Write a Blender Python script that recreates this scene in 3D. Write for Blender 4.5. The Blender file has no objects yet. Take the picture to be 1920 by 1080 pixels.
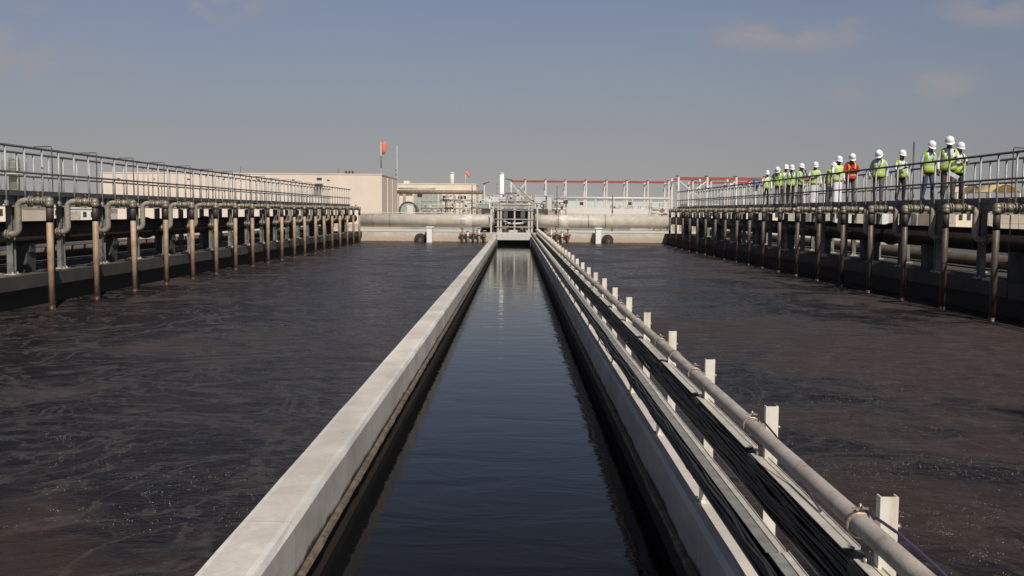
import bpy, bmesh, math, random
from mathutils import Vector, Matrix, Quaternion
random.seed(7)
sc = bpy.context.scene
col = sc.collection
R = math.radians
E = 2.38                       # eye height over the water of the basins

# ------------------------------------------------------------------ camera
F = 1867.0
VX, VY = (966 - 960) / F, (540 - 396) / F
vd = Vector((VX, VY, -1)).normalized()
e3 = Vector((1, -0.0073, 0)).normalized()
upc = vd.cross(e3).normalized()
if upc.y < 0: upc = -upc
rc = vd.cross(upc).normalized()
if rc.x < 0: rc = -rc
ROT = Matrix((rc, vd, upc))           # camera space -> world
cam_d = bpy.data.cameras.new('camera')
cam = bpy.data.objects.new('camera', cam_d); col.objects.link(cam)
cam_d.sensor_width = 36; cam_d.lens = 36 * F / 1920
cam_d.clip_start = 0.05; cam_d.clip_end = 9000
cam.matrix_world = Matrix.Translation((0, 0, E)) @ ROT.to_4x4()
sc.camera = cam

def ray(px, py):
    return ROT @ Vector(((px - 960) / F, (540 - py) / F, -1))
def at(px, py, Y):
    d = ray(px, py); return Vector((0, 0, E)) + d * (Y / d.y)
def atx(px, py, X):
    d = ray(px, py); return Vector((0, 0, E)) + d * (X / d.x)
def atz(px, py, Z):
    d = ray(px, py); return Vector((0, 0, E)) + d * ((Z - E) / d.z)

# ------------------------------------------------------------------ materials
class NT:
    def __init__(s, tree): s.t = tree; s.n = tree.nodes; s.l = tree.links
    def new(s, typ, **kw):
        n = s.n.new(typ)
        for k, v in kw.items(): setattr(n, k, v)
        return n
    def put(s, sock, v):
        if isinstance(v, bpy.types.NodeSocket): s.l.new(v, sock)
        else: sock.default_value = v
    def math(s, op, a, b=None, c=None, clamp=False):
        n = s.new('ShaderNodeMath', operation=op); n.use_clamp = clamp
        s.put(n.inputs[0], a)
        if b is not None: s.put(n.inputs[1], b)
        if c is not None: s.put(n.inputs[2], c)
        return n.outputs[0]
    def mix(s, f, a, b, blend='MIX'):
        n = s.new('ShaderNodeMix', data_type='RGBA', blend_type=blend)
        s.put(n.inputs[0], f); s.put(n.inputs[6], a); s.put(n.inputs[7], b)
        return n.outputs[2]
    def step(s, v, lo, hi):
        n = s.new('ShaderNodeMapRange', interpolation_type='SMOOTHSTEP')
        s.put(n.inputs[0], v); n.inputs[1].default_value = lo; n.inputs[2].default_value = hi
        return n.outputs[0]
    def pos(s, scale=(1, 1, 1)):
        g = s.new('ShaderNodeNewGeometry')
        m = s.new('ShaderNodeMapping'); s.l.new(g.outputs['Position'], m.inputs['Vector'])
        m.inputs['Scale'].default_value = scale
        return m.outputs[0]
    def noise(s, vec, scale, detail=4, rough=0.55, dist=0.0):
        n = s.new('ShaderNodeTexNoise'); s.put(n.inputs['Vector'], vec)
        n.inputs['Scale'].default_value = scale; n.inputs['Detail'].default_value = detail
        n.inputs['Roughness'].default_value = rough; n.inputs['Distortion'].default_value = dist
        return n.outputs['Fac']

def c4(c): return (c[0], c[1], c[2], 1)
def base(name):
    m = bpy.data.materials.new(name); m.use_nodes = True
    nt = NT(m.node_tree); b = m.node_tree.nodes['Principled BSDF']
    return m, nt, b

def mat(name, c, rough=0.6, metal=0.0, var=0.18, scale=6.0, stain=None, stain_amt=0.4, stain_scale=3.0,
        bump=0.1, bscale=60.0, streak=False, spec=0.5, rvar=0.14):
    m, nt, b = base(name)
    P = nt.pos()
    n1 = nt.noise(P, scale, 6)
    dark = tuple(x * (1 - var) for x in c); lite = tuple(min(1, x * (1 + var)) for x in c)
    colr = nt.mix(nt.step(n1, 0.3, 0.7), c4(dark), c4(lite))
    if stain:
        Q = nt.pos((1, 1, 0.12)) if streak else P
        n2 = nt.noise(Q, stain_scale, 7, 0.65, 0.3)
        f = nt.math('MULTIPLY', nt.step(n2, 0.5, 0.68), stain_amt)
        colr = nt.mix(f, colr, c4(stain))
    oi = nt.new('ShaderNodeObjectInfo'); k_ = nt.math('ADD', 1.0 - rvar / 2, nt.math('MULTIPLY', oi.outputs['Random'], rvar))
    vm_ = nt.new('ShaderNodeVectorMath', operation='SCALE'); nt.put(vm_.inputs[0], colr); nt.put(vm_.inputs['Scale'], k_); colr = vm_.outputs[0]
    nt.put(b.inputs['Base Color'], colr)
    b.inputs['Metallic'].default_value = metal
    b.inputs['Specular IOR Level'].default_value = spec
    n3 = nt.noise(P, scale * 2.3, 4)
    nt.put(b.inputs['Roughness'], nt.math('ADD', nt.math('MULTIPLY', n3, 0.25), rough - 0.12, clamp=True))
    if bump:
        bp = nt.new('ShaderNodeBump'); bp.inputs['Strength'].default_value = bump; bp.inputs['Distance'].default_value = 0.01
        nt.put(bp.inputs['Height'], nt.noise(P, bscale, 4)); nt.put(b.inputs['Normal'], bp.outputs[0])
    return m

M = {}
M['concrete'] = None
def concrete(name, c, lo=None, lo_z=(0.1, 0.3), lo_col=(0.05, 0.035, 0.025), mid=None):
    m, nt, b = base(name)
    P = nt.pos()
    big = nt.noise(P, 1.3, 6, 0.6, 0.4); fine = nt.noise(P, 26, 6, 0.7)
    colr = nt.mix(nt.step(big, 0.35, 0.65), c4(tuple(x * 0.84 for x in c)), c4(tuple(x * 1.1 for x in c)))
    colr = nt.mix(nt.math('MULTIPLY', nt.step(fine, 0.52, 0.72), 0.35), colr, c4((c[0] * 0.66, c[1] * 0.6, c[2] * 0.53)))
    med = nt.noise(P, 5.5, 5, 0.6, 0.8)
    colr = nt.mix(nt.math('MULTIPLY', nt.step(med, 0.56, 0.68), 0.3), colr, c4((min(1, c[0] * 1.25), min(1, c[1] * 1.25), min(1, c[2] * 1.25))))
    spk = nt.new('ShaderNodeTexVoronoi'); nt.put(spk.inputs['Vector'], nt.pos((1, 0.55, 1))); spk.inputs['Scale'].default_value = 5.5
    sp = nt.math('MULTIPLY', nt.math('LESS_THAN', spk.outputs['Distance'], 0.055), nt.step(nt.noise(P, 0.9, 3), 0.42, 0.6))
    colr = nt.mix(nt.math('MULTIPLY', sp, 0.6), colr, c4((0.1, 0.08, 0.07)))
    gj = nt.new('ShaderNodeNewGeometry'); sj = nt.new('ShaderNodeSeparateXYZ'); nt.l.new(gj.outputs['Position'], sj.inputs[0])
    yw = nt.math('ADD', nt.math('DIVIDE', sj.outputs[1], 6.1), nt.math('MULTIPLY', nt.noise(P, 2.0, 3), 0.012))
    wn_ = nt.new('ShaderNodeTexWhiteNoise', noise_dimensions='1D'); nt.put(wn_.inputs['W'], nt.math('FLOOR', yw))
    jv = nt.new('ShaderNodeVectorMath', operation='SCALE'); nt.put(jv.inputs[0], colr); nt.put(jv.inputs['Scale'], nt.math('ADD', 0.9, nt.math('MULTIPLY', wn_.outputs['Value'], 0.16))); colr = jv.outputs[0]
    fr_ = nt.math('FRACT', yw); jl = nt.math('LESS_THAN', fr_, 0.0018)
    colr = nt.mix(nt.math('MULTIPLY', jl, 0.3), colr, c4((0.12, 0.1, 0.09)))
    strk = nt.noise(nt.pos((3, 3, 0.25)), 4.0, 6, 0.65)
    colr = nt.mix(nt.math('MULTIPLY', nt.step(strk, 0.55, 0.75), 0.22), colr, c4((c[0] * 0.5, c[1] * 0.5, c[2] * 0.5)))
    if mid or lo:
        g = nt.new('ShaderNodeNewGeometry'); sx = nt.new('ShaderNodeSeparateXYZ'); nt.l.new(g.outputs['Position'], sx.inputs[0])
        zz = nt.math('ADD', sx.outputs[2], nt.math('MULTIPLY', nt.math('SUBTRACT', nt.noise(nt.pos((1, 1, 0.3)), 2.2, 6), 0.5), 0.12))
        if mid:
            colr = nt.mix(nt.math('SUBTRACT', 1.0, nt.step(zz, mid[0], mid[1])), colr, c4(mid[2]))
        colr = nt.mix(nt.math('SUBTRACT', 1.0, nt.step(zz, lo_z[0], lo_z[1])), colr, c4(lo_col))
    nt.put(b.inputs['Base Color'], colr)
    b.inputs['Roughness'].default_value = 0.85; b.inputs['Specular IOR Level'].default_value = 0.25
    bp = nt.new('ShaderNodeBump'); bp.inputs['Strength'].default_value = 0.25; bp.inputs['Distance'].default_value = 0.01
    nt.put(bp.inputs['Height'], nt.math('ADD', nt.noise(P, 45, 6, 0.7), nt.math('MULTIPLY', big, 0.8))); nt.put(b.inputs['Normal'], bp.outputs[0])
    return m
M['wall_conc'] = concrete('painted_concrete', (0.525, 0.49, 0.455), True, (0.10, 0.15), (0.05, 0.038, 0.029))
M['wall_edge'] = concrete('painted_concrete_edge', (0.56, 0.55, 0.525))
M['end_conc'] = concrete('basin_end_concrete', (0.55, 0.51, 0.44), True, (0.0, 0.13), (0.10, 0.06, 0.035), (0.25, 0.6, (0.44, 0.355, 0.265)))
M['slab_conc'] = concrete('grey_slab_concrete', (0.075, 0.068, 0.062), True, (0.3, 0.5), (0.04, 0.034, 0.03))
M['deck_conc'] = concrete('apron_concrete', (0.56, 0.53, 0.48))
M['algae'] = mat('waterline_growth', (0.13, 0.1, 0.075), 0.8, 0, 0.4, 9, (0.03, 0.022, 0.018), 0.7, 14, 0.8, 30)
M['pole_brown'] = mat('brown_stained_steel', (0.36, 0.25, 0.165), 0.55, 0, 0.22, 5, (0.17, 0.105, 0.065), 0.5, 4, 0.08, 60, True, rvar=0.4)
M['pole_shaded'] = mat('shade_darkened_steel', (0.075, 0.058, 0.047), 0.5, 0, 0.3, 5, (0.2, 0.15, 0.11), 0.5, 5, 0.08, 60, True)  # shade on the right row's down pipes put into a darker colour
M['pipe_grey'] = mat('weathered_pipe_paint', (0.3, 0.27, 0.22), 0.5, 0.1, 0.2, 6, (0.16, 0.1, 0.06), 0.7, 6, 0.08, rvar=0.3)
M['pipe_tip'] = mat('wet_pipe_end', (0.06, 0.03, 0.022), 0.4)
M['sleeve'] = mat('dark_sleeve_steel', (0.05, 0.04, 0.034), 0.6, 0, 0.3, 8)
M['flange'] = mat('flange_metal', (0.235, 0.21, 0.16), 0.5, 0.3, 0.25, 14, (0.14, 0.08, 0.05), 0.6, 12)
M['wheel_red'] = mat('dull_red_paint', (0.07, 0.018, 0.017), 0.5)
M['header'] = mat('brown_header_coating', (0.036, 0.025, 0.021), 0.6, 0, 0.25, 3, (0.03, 0.02, 0.017), 0.6, 2, spec=0.25)
M['header_pale'] = mat('dusty_brown_pipe', (0.1, 0.08, 0.07), 0.6, 0, 0.2, 3)
M['galv'] = mat('galvanised_post', (0.35, 0.365, 0.345), 0.5, 0.1, 0.12, 20, (0.3, 0.3, 0.28), 0.3, 10)
M['rail_dark'] = mat('dark_rail_tube', (0.1, 0.09, 0.095), 0.45, 0.3, 0.2, 12)
M['fascia'] = mat('grey_walkway_steel', (0.095, 0.1, 0.108), 0.55, 0.2, 0.18, 4, (0.07, 0.06, 0.055), 0.5, 3, 0.05, 40, True)
M['column'] = mat('grey_column_steel', (0.16, 0.165, 0.155), 0.6, 0.1, 0.25, 5, (0.04, 0.03, 0.025), 0.85, 2.2)
M['grating'] = mat('grating_deck', (0.12, 0.12, 0.125), 0.7)
M['plinth'] = mat('grey_plinth', (0.055, 0.054, 0.052), 0.8)
M['pale_block'] = mat('pale_block', (0.45, 0.4, 0.32), 0.7, 0, 0.2, 12)
M['cream_post'] = mat('cream_coated_steel', (0.64, 0.61, 0.53), 0.45, 0, 0.07, 9, (0.36, 0.28, 0.19), 0.5, 9, 0.06, 60, True)
M['tray'] = mat('tray_steel', (0.5, 0.475, 0.42), 0.45, 0.15, 0.12, 9, (0.28, 0.22, 0.16), 0.4, 7)
M['tray_shade'] = mat('shaded_tray_lining', (0.05, 0.047, 0.045), 0.6, 0, 0.3, 5)  # shade on the tray side facing away from the sun, put into the colour
M['cable'] = mat('black_cable_sheath', (0.028, 0.026, 0.026), 0.5, 0, 0.3, 6)
M['cable_grey'] = mat('grey_cable_sheath', (0.07, 0.065, 0.062), 0.5, 0, 0.3, 6)
M['conduit'] = mat('dusty_conduit', (0.385, 0.345, 0.31), 0.6, 0, 0.16, 5, (0.2, 0.165, 0.14), 0.75, 14, 0.25, 90)
M['clamp'] = mat('zinc_clamp', (0.36, 0.31, 0.24), 0.4, 0.5, 0.2, 20, (0.3, 0.18, 0.08), 0.5, 12)
M['purple'] = mat('violet_cable', (0.06, 0.045, 0.115), 0.5)
M['big_pipe'] = mat('coated_main_pipe', (0.5, 0.455, 0.39), 0.5, 0, 0.1, 2.5, (0.33, 0.28, 0.22), 0.35, 2, 0.04, 30, True)
M['big_pipe_lite'] = mat('pale_pipe_sleeve', (0.62, 0.58, 0.51), 0.5, 0, 0.08, 3)
M['pipe_ring'] = mat('pipe_joint_ring', (0.2, 0.17, 0.14), 0.55)
M['opening_dark'] = mat('dark_opening_stub', (0.03, 0.022, 0.02), 0.6)
M['white'] = mat('white_coated_steel', (0.58, 0.565, 0.53), 0.45, 0, 0.06, 5, (0.45, 0.4, 0.33), 0.3, 3, 0.03, 40, True)
M['bright'] = mat('bright_white_paint', (0.78, 0.77, 0.74), 0.5, 0, 0.05, 4)
M['frame'] = mat('dull_white_frame', (0.44, 0.42, 0.39), 0.5, 0, 0.1, 6, (0.25, 0.2, 0.16), 0.4, 6)
M['tray_dull'] = mat('shaded_tray_steel', (0.2, 0.2, 0.185), 0.6, 0.1, 0.2, 9)  # shade over the lower tray's cover put into this grey
M['pale_panel'] = mat('pale_grey_panel', (0.53, 0.56, 0.55), 0.5, 0, 0.06, 3)
M['red'] = mat('red_oxide_beam', (0.27, 0.06, 0.05), 0.6)
M['beige'] = mat('beige_render', (0.64, 0.56, 0.49), 0.85, 0, 0.045, 0.35, (0.56, 0.48, 0.41), 0.25, 0.5, 0.1, 12, True)
M['beige2'] = mat('cream_render', (0.68, 0.6, 0.5), 0.85, 0, 0.06, 0.5)
M['green_panel'] = mat('grey_green_cladding', (0.3, 0.36, 0.32), 0.6, 0, 0.1, 1.0)
M['green_dark'] = mat('grey_green_low_wall', (0.22, 0.26, 0.23), 0.8, 0, 0.12, 0.8)
M['dark_steel'] = mat('dark_process_steel', (0.07, 0.06, 0.055), 0.55, 0.2, 0.3, 4)
M['rust_steel'] = mat('rusty_fittings', (0.24, 0.16, 0.12), 0.65, 0.1, 0.35, 5)
M['mid_steel'] = mat('process_pipe_steel', (0.42, 0.39, 0.35), 0.45, 0.3, 0.2, 3)
M['orange'] = mat('orange_fabric', (0.85, 0.16, 0.09), 0.8)
M['black'] = mat('black_vent', (0.03, 0.03, 0.03), 0.6)
M['silo'] = mat('silo_grey_green', (0.2, 0.23, 0.2), 0.6, 0, 0.15, 1)
M['canopy'] = mat('tan_canopy_fabric', (0.55, 0.42, 0.2), 0.8)
M['canopy_pale'] = mat('cream_canopy_fabric', (0.62, 0.55, 0.44), 0.8)
M['blue'] = mat('blue_plastic', (0.05, 0.14, 0.26), 0.4)
M['yellow'] = mat('yellow_handrail', (0.6, 0.56, 0.34), 0.5)
# cloth and skin
M['skin'] = mat('brown_skin', (0.26, 0.15, 0.1), 0.55, 0, 0.08, 20, bump=0)
M['skin_dark'] = mat('dark_skin', (0.1, 0.055, 0.038), 0.55, 0, 0.08, 20, bump=0)
M['hair'] = mat('black_hair', (0.012, 0.01, 0.01), 0.5, bump=0)
M['eye'] = mat('dark_eye', (0.02, 0.015, 0.012), 0.2, bump=0)
M['lip'] = mat('lip', (0.2, 0.08, 0.065), 0.5, bump=0)
M['lime'] = mat('lime_vest_fabric', (0.37, 0.54, 0.045), 0.7, 0, 0.1, 9, bump=0.2, bscale=25)
M['limepale'] = mat('pale_lime_vest_fabric', (0.5, 0.68, 0.16), 0.7, 0, 0.1, 9, bump=0.2, bscale=25)
M['orangevest'] = mat('amber_vest_fabric', (0.85, 0.36, 0.03), 0.7, 0, 0.1, 9)
M['amber'] = mat('amber_tape', (0.75, 0.42, 0.03), 0.6)
M['redvest'] = mat('red_vest_fabric', (0.5, 0.05, 0.025), 0.7, 0, 0.1, 9)
M['silver'] = mat('reflective_tape', (0.55, 0.6, 0.52), 0.35, 0.2)
M['helmet'] = mat('white_hard_hat', (0.82, 0.82, 0.84), 0.3, 0, 0.03, 8, bump=0)
for nm, c in dict(white_shirt=(0.66, 0.68, 0.72), pale_blue_shirt=(0.4, 0.5, 0.68), blue_shirt=(0.16, 0.23, 0.36), red_shirt=(0.5, 0.03, 0.025),
                  dark_shirt=(0.05, 0.05, 0.06), green_shirt=(0.14, 0.3, 0.2), black_cloth=(0.014, 0.014, 0.016), grey_cloth=(0.085, 0.08, 0.09),
                  jeans=(0.06, 0.075, 0.13), brown_cloth=(0.07, 0.055, 0.05), thobe=(0.72, 0.71, 0.76), shoe=(0.02, 0.018, 0.016),
                  tie=(0.03, 0.06, 0.13), paper=(0.75, 0.76, 0.8), teal_shirt=(0.2, 0.45, 0.5)).items():
    M[nm] = mat(nm, c, 0.8, 0, 0.12, 14, bump=0.25, bscale=22)

def ground_mat():
    m, nt, b = base('desert_ground')
    P = nt.pos()
    n = nt.noise(P, 0.02, 8, 0.6, 0.5); f = nt.noise(P, 1.2, 6, 0.7)
    colr = nt.mix(nt.step(n, 0.35, 0.65), (0.36, 0.3, 0.23, 1), (0.52, 0.45, 0.36, 1))
    colr = nt.mix(nt.math('MULTIPLY', f, 0.3), colr, (0.3, 0.25, 0.19, 1))
    nt.put(b.inputs['Base Color'], colr); b.inputs['Roughness'].default_value = 0.95; b.inputs['Specular IOR Level'].default_value = 0.1
    return m
M['ground'] = ground_mat()

def sludge(name, brown, seed):
    m, nt, b = base(name)
    P0 = nt.pos()
    off = nt.new('ShaderNodeVectorMath', operation='ADD'); nt.put(off.inputs[0], P0); off.inputs[1].default_value = (seed * 13.1, seed * 7.7, 0)
    P = off.outputs[0]
    # swirling warp of the coordinates
    wn = nt.new('ShaderNodeTexNoise'); nt.put(wn.inputs['Vector'], P); wn.inputs['Scale'].default_value = 0.35; wn.inputs['Detail'].default_value = 3
    ws = nt.new('ShaderNodeVectorMath', operation='SCALE'); nt.put(ws.inputs[0], wn.outputs['Color']); ws.inputs['Scale'].default_value = 2.2
    wa = nt.new('ShaderNodeVectorMath', operation='ADD'); nt.put(wa.inputs[0], P); nt.put(wa.inputs[1], ws.outputs[0])
    W = wa.outputs[0]
    big = nt.noise(W, 0.2, 6, 0.6, 0.6)
    med = nt.noise(W, 0.9, 7, 0.65, 0.5)
    fine = nt.noise(P, 7, 6, 0.75)
    film = nt.step(nt.math('ADD', nt.math('MULTIPLY', big, 0.7), nt.math('MULTIPLY', med, 0.3)), 0.53 - brown * 0.09, 0.64 - brown * 0.09)
    vo = nt.new('ShaderNodeTexVoronoi', feature='DISTANCE_TO_EDGE'); nt.put(vo.inputs['Vector'], W); vo.inputs['Scale'].default_value = 0.62
    v2 = nt.new('ShaderNodeTexVoronoi', feature='DISTANCE_TO_EDGE'); nt.put(v2.inputs['Vector'], W); v2.inputs['Scale'].default_value = 1.5
    gaps = nt.step(nt.noise(W, 0.5, 5), 0.42, 0.62)
    l1 = nt.math('MULTIPLY', nt.math('SUBTRACT', 1.0, nt.step(vo.outputs['Distance'], 0.0, 0.045)), gaps)
    l2 = nt.math('MULTIPLY', nt.math('MULTIPLY', nt.math('SUBTRACT', 1.0, nt.step(v2.outputs['Distance'], 0.0, 0.07)), nt.step(nt.noise(W, 0.33, 4), 0.5, 0.65)), 0.7)
    sw = nt.noise(W, 0.42, 4, 0.5, 2.6); sb = nt.noise(W, 1.1, 5, 0.6, 1.8)
    l3 = nt.math('MULTIPLY', nt.math('SUBTRACT', 1.0, nt.step(nt.math('ABSOLUTE', nt.math('SUBTRACT', sw, 0.5)), 0.0, 0.05)), 0.9)
    l4 = nt.math('MULTIPLY', nt.math('MULTIPLY', nt.math('SUBTRACT', 1.0, nt.step(nt.math('ABSOLUTE', nt.math('SUBTRACT', sb, 0.52)), 0.0, 0.04)), 0.7), nt.step(nt.noise(W, 0.25, 3), 0.4, 0.6))
    lines = nt.math('MULTIPLY', nt.math('MAXIMUM', nt.math('MAXIMUM', nt.math('MULTIPLY', l1, 0.6), nt.math('MULTIPLY', l2, 0.7)), nt.math('MAXIMUM', l3, l4)), nt.step(fine, 0.28, 0.6))
    pat = nt.step(nt.noise(W, 2.3, 8, 0.7, 0.8), 0.5, 0.66)
    film = nt.math('MAXIMUM', nt.math('MULTIPLY', film, nt.math('ADD', 0.55, nt.math('MULTIPLY', fine, 0.8)), clamp=True), nt.math('MULTIPLY', pat, 0.45))
    colr = nt.mix(film, (0.006, 0.0052, 0.0055, 1), (0.031, 0.02, 0.0162, 1))
    colr = nt.mix(nt.math('MULTIPLY', nt.step(nt.noise(W, 0.28, 5, 0.6, 1.0), 0.56, 0.66), nt.math('MULTIPLY', film, 0.6)), colr, (0.03, 0.025, 0.014, 1))
    colr = nt.mix(nt.math('MULTIPLY', lines, 1.0 - 0.5 * brown), colr, (0.062, 0.05, 0.044, 1))
    cover = nt.math('MAXIMUM', film, lines)
    df = nt.new('ShaderNodeBsdfDiffuse'); nt.put(df.inputs['Color'], colr)
    gl = nt.new('ShaderNodeBsdfGlossy'); gl.inputs['Color'].default_value = (0.95, 0.95, 1.0, 1)
    nt.put(gl.inputs['Roughness'], nt.math('ADD', nt.math('MULTIPLY', cover, 0.3), 0.16))
    fr = nt.new('ShaderNodeFresnel'); fr.inputs['IOR'].default_value = 1.24
    ms = nt.new('ShaderNodeMixShader')
    nt.put(ms.inputs[0], nt.math('MULTIPLY', fr.outputs[0], nt.math('SUBTRACT', 0.68, nt.math('MULTIPLY', cover, 0.42))))
    nt.l.new(df.outputs[0], ms.inputs[1]); nt.l.new(gl.outputs[0], ms.inputs[2])
    out = [n for n in nt.n if n.type == 'OUTPUT_MATERIAL'][0]; nt.l.new(ms.outputs[0], out.inputs['Surface']); nt.n.remove(b)
    bp = nt.new('ShaderNodeBump'); bp.inputs['Strength'].default_value = 0.75; bp.inputs['Distance'].default_value = 0.06
    rip = nt.noise(nt.pos((0.75, 1.4, 1)), 2.6, 6, 0.65, 1.0)
    chop = nt.noise(P, 9, 4, 0.6)
    nt.put(bp.inputs['Height'], nt.math('ADD', rip, nt.math('MULTIPLY', chop, 0.22)))
    for q in (df, gl, fr): nt.put(q.inputs['Normal'], bp.outputs[0])
    return m
M['sludge_l'] = sludge('aerated_sludge', 0.45, 1.0)
M['sludge_r'] = sludge('aerated_sludge_brown', 0.95, 4.3)

def channel_mat():
    m, nt, b = base('still_channel_water')
    b.inputs['Base Color'].default_value = (0.006, 0.0062, 0.007, 1)
    b.inputs['Roughness'].default_value = 0.04; b.inputs['IOR'].default_value = 1.2
    bp = nt.new('ShaderNodeBump'); bp.inputs['Strength'].default_value = 0.14; bp.inputs['Distance'].default_value = 0.06
    calm = nt.step(nt.noise(nt.pos((0.5, 0.22, 1)), 0.8, 4), 0.4, 0.62)
    nt.put(bp.inputs['Height'], nt.math('ADD', nt.noise(nt.pos((0.55, 1.3, 1)), 1.5, 4, 0.5, 0.8), nt.math('MULTIPLY', nt.math('MULTIPLY', nt.noise(nt.pos((0.6, 1.8, 1)), 6, 3), 0.13), calm)))
    nt.put(b.inputs['Normal'], bp.outputs[0])
    return m
M['channel'] = channel_mat()

# ------------------------------------------------------------------ mesh builder
class MB:
    def __init__(s): s.v = []; s.f = []; s.m = []; s.sm = []; s.mats = []
    def mi(s, m):
        if m not in s.mats: s.mats.append(m)
        return s.mats.index(m)
    def add(s, vs, fs, m, smooth=False):
        k = len(s.v); s.v += [Vector(v) for v in vs]; i = s.mi(m)
        for f in fs: s.f.append([k + j for j in f]); s.m.append(i); s.sm.append(smooth)
    def box(s, c, d, m, rz=0.0, rot=None):
        hx, hy, hz = d[0] / 2, d[1] / 2, d[2] / 2
        q = rot or Matrix.Rotation(rz, 3, 'Z'); c = Vector(c)
        vs = [c + q @ Vector((x, y, z)) for z in (-hz, hz) for y in (-hy, hy) for x in (-hx, hx)]
        s.add(vs, [(0, 2, 3, 1), (4, 5, 7, 6), (0, 1, 5, 4), (2, 6, 7, 3), (0, 4, 6, 2), (1, 3, 7, 5)], m)
    def bb(s, x0, x1, y0, y1, z0, z1, m): s.box(((x0 + x1) / 2, (y0 + y1) / 2, (z0 + z1) / 2), (abs(x1 - x0), abs(y1 - y0), abs(z1 - z0)), m)
    def tube(s, pts, r, m, n=10, caps=True):
        pts = [Vector(p) for p in pts]; rs = r if isinstance(r, (list, tuple)) else [r] * len(pts)
        vs = []; prev = None
        for i, p in enumerate(pts):
            a = pts[max(0, i - 1)]; b = pts[min(len(pts) - 1, i + 1)]; t = (b - a).normalized()
            if prev is None:
                u = t.orthogonal().normalized()
            else:
                u = prev - t * prev.dot(t)
                u = u.normalized() if u.length > 1e-5 else t.orthogonal().normalized()
            prev = u; w = t.cross(u)
            k = 1.0
            if 0 < i < len(pts) - 1:
                d1 = (p - a).normalized(); d2 = (b - p).normalized(); k = 1 / max(0.5, math.sqrt(max(0.0, (1 + d1.dot(d2)) / 2)))
            for j in range(n):
                an = 2 * math.pi * j / n; vs.append(p + (u * math.cos(an) + w * math.sin(an)) * rs[i])
        fs = []
        for i in range(len(pts) - 1):
            for j in range(n):
                fs.append((i * n + j, i * n + (j + 1) % n, (i + 1) * n + (j + 1) % n, (i + 1) * n + j))
        k0 = len(s.v); s.add(vs, fs, m, True)
        if caps:
            s.add([vs[j] for j in range(n)], [tuple(reversed(range(n)))], m)
            s.add(vs[-n:], [tuple(range(n))], m)
    def prism(s, prof, y0, y1, m):           # profile in XZ extruded along Y
        n = len(prof)
        vs = [(x, y0, z) for x, z in prof] + [(x, y1, z) for x, z in prof]
        fs = [(i, (i + 1) % n, n + (i + 1) % n, n + i) for i in range(n)] + [tuple(reversed(range(n))), tuple(range(n, 2 * n))]
        s.add(vs, fs, m)
    def ball(s, c, r, m, n=10, k=6, rot=None):
        c = Vector(c); r = r if isinstance(r, (tuple, list)) else (r, r, r); vs = []; fs = []
        for i in range(k + 1):
            th = math.pi * i / k
            for j in range(n):
                ph = 2 * math.pi * j / n
                v = Vector((r[0] * math.sin(th) * math.cos(ph), r[1] * math.sin(th) * math.sin(ph), r[2] * math.cos(th)))
                vs.append(c + (rot @ v if rot else v))
        for i in range(k):
            for j in range(n): fs.append((i * n + j, (i + 1) * n + j, (i + 1) * n + (j + 1) % n, i * n + (j + 1) % n))
        s.add(vs, fs, m, True)
    def mesh(s, name):
        me = bpy.data.meshes.new(name); me.from_pydata([tuple(v) for v in s.v], [], s.f)
        for m in s.mats: me.materials.append(m)
        me.polygons.foreach_set('material_index', s.m); me.polygons.foreach_set('use_smooth', s.sm)
        bm = bmesh.new(); bm.from_mesh(me); bmesh.ops.remove_doubles(bm, verts=bm.verts, dist=1e-6)
        bmesh.ops.recalc_face_normals(bm, faces=bm.faces); bm.to_mesh(me); bm.free()
        me.update(); return me
    def build(s, name, parent=None, loc=(0, 0, 0), rz=0.0, bevel=0.0):
        o = bpy.data.objects.new(name, s.mesh(name)); col.objects.link(o); o.location = loc; o.rotation_euler = (0, 0, rz)
        if parent: o.parent = parent
        if bevel:
            b = o.modifiers.new('bevel', 'BEVEL'); b.width = bevel; b.segments = 2; b.limit_method = 'ANGLE'
        return o

def tag(o, label=None, cat=None, group=None, kind=None):
    if label: o['label'] = label
    if cat: o['category'] = cat
    if group: o['group'] = group
    if kind: o['kind'] = kind
    return o
def empty(name, loc, label, cat, group=None, rz=0.0):
    o = bpy.data.objects.new(name, None); col.objects.link(o); o.location = loc; o.rotation_euler = (0, 0, rz); o.empty_display_size = 0.2
    return tag(o, label, cat, group)
def copy_tree(o, parent=None):
    c = o.copy(); col.objects.link(c)
    if parent: c.parent = parent
    for ch in o.children: copy_tree(ch, c)
    return c
ORD = ['nearest', 'second nearest', 'third nearest', 'fourth nearest', 'fifth nearest', 'sixth nearest', 'seventh nearest', 'eighth nearest', 'ninth nearest', 'tenth nearest']
CARD = ['first', 'second', 'third', 'fourth', 'fifth', 'sixth', 'seventh', 'eighth', 'ninth', 'tenth', 'eleventh', 'twelfth', 'thirteenth', 'fourteenth', 'fifteenth', 'sixteenth', 'seventeenth', 'eighteenth', 'nineteenth', 'twentieth',
        'twenty-first', 'twenty-second', 'twenty-third', 'twenty-fourth', 'twenty-fifth', 'twenty-sixth', 'twenty-seventh', 'twenty-eighth', 'twenty-ninth', 'thirtieth', 'thirty-first', 'thirty-second', 'thirty-third', 'thirty-fourth', 'thirty-fifth', 'thirty-sixth', 'thirty-seventh', 'thirty-eighth', 'thirty-ninth', 'fortieth']

def place(i, n, whole='the row'):
    """words that find one member of a row running away from the viewer"""
    j = n - 1 - i
    if i == 0: return 'nearest of ' + whole
    if j == 0: return 'farthest of ' + whole
    if i <= j: return CARD[i] + ' from near end of ' + whole
    return CARD[j] + ' from far end of ' + whole

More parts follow.
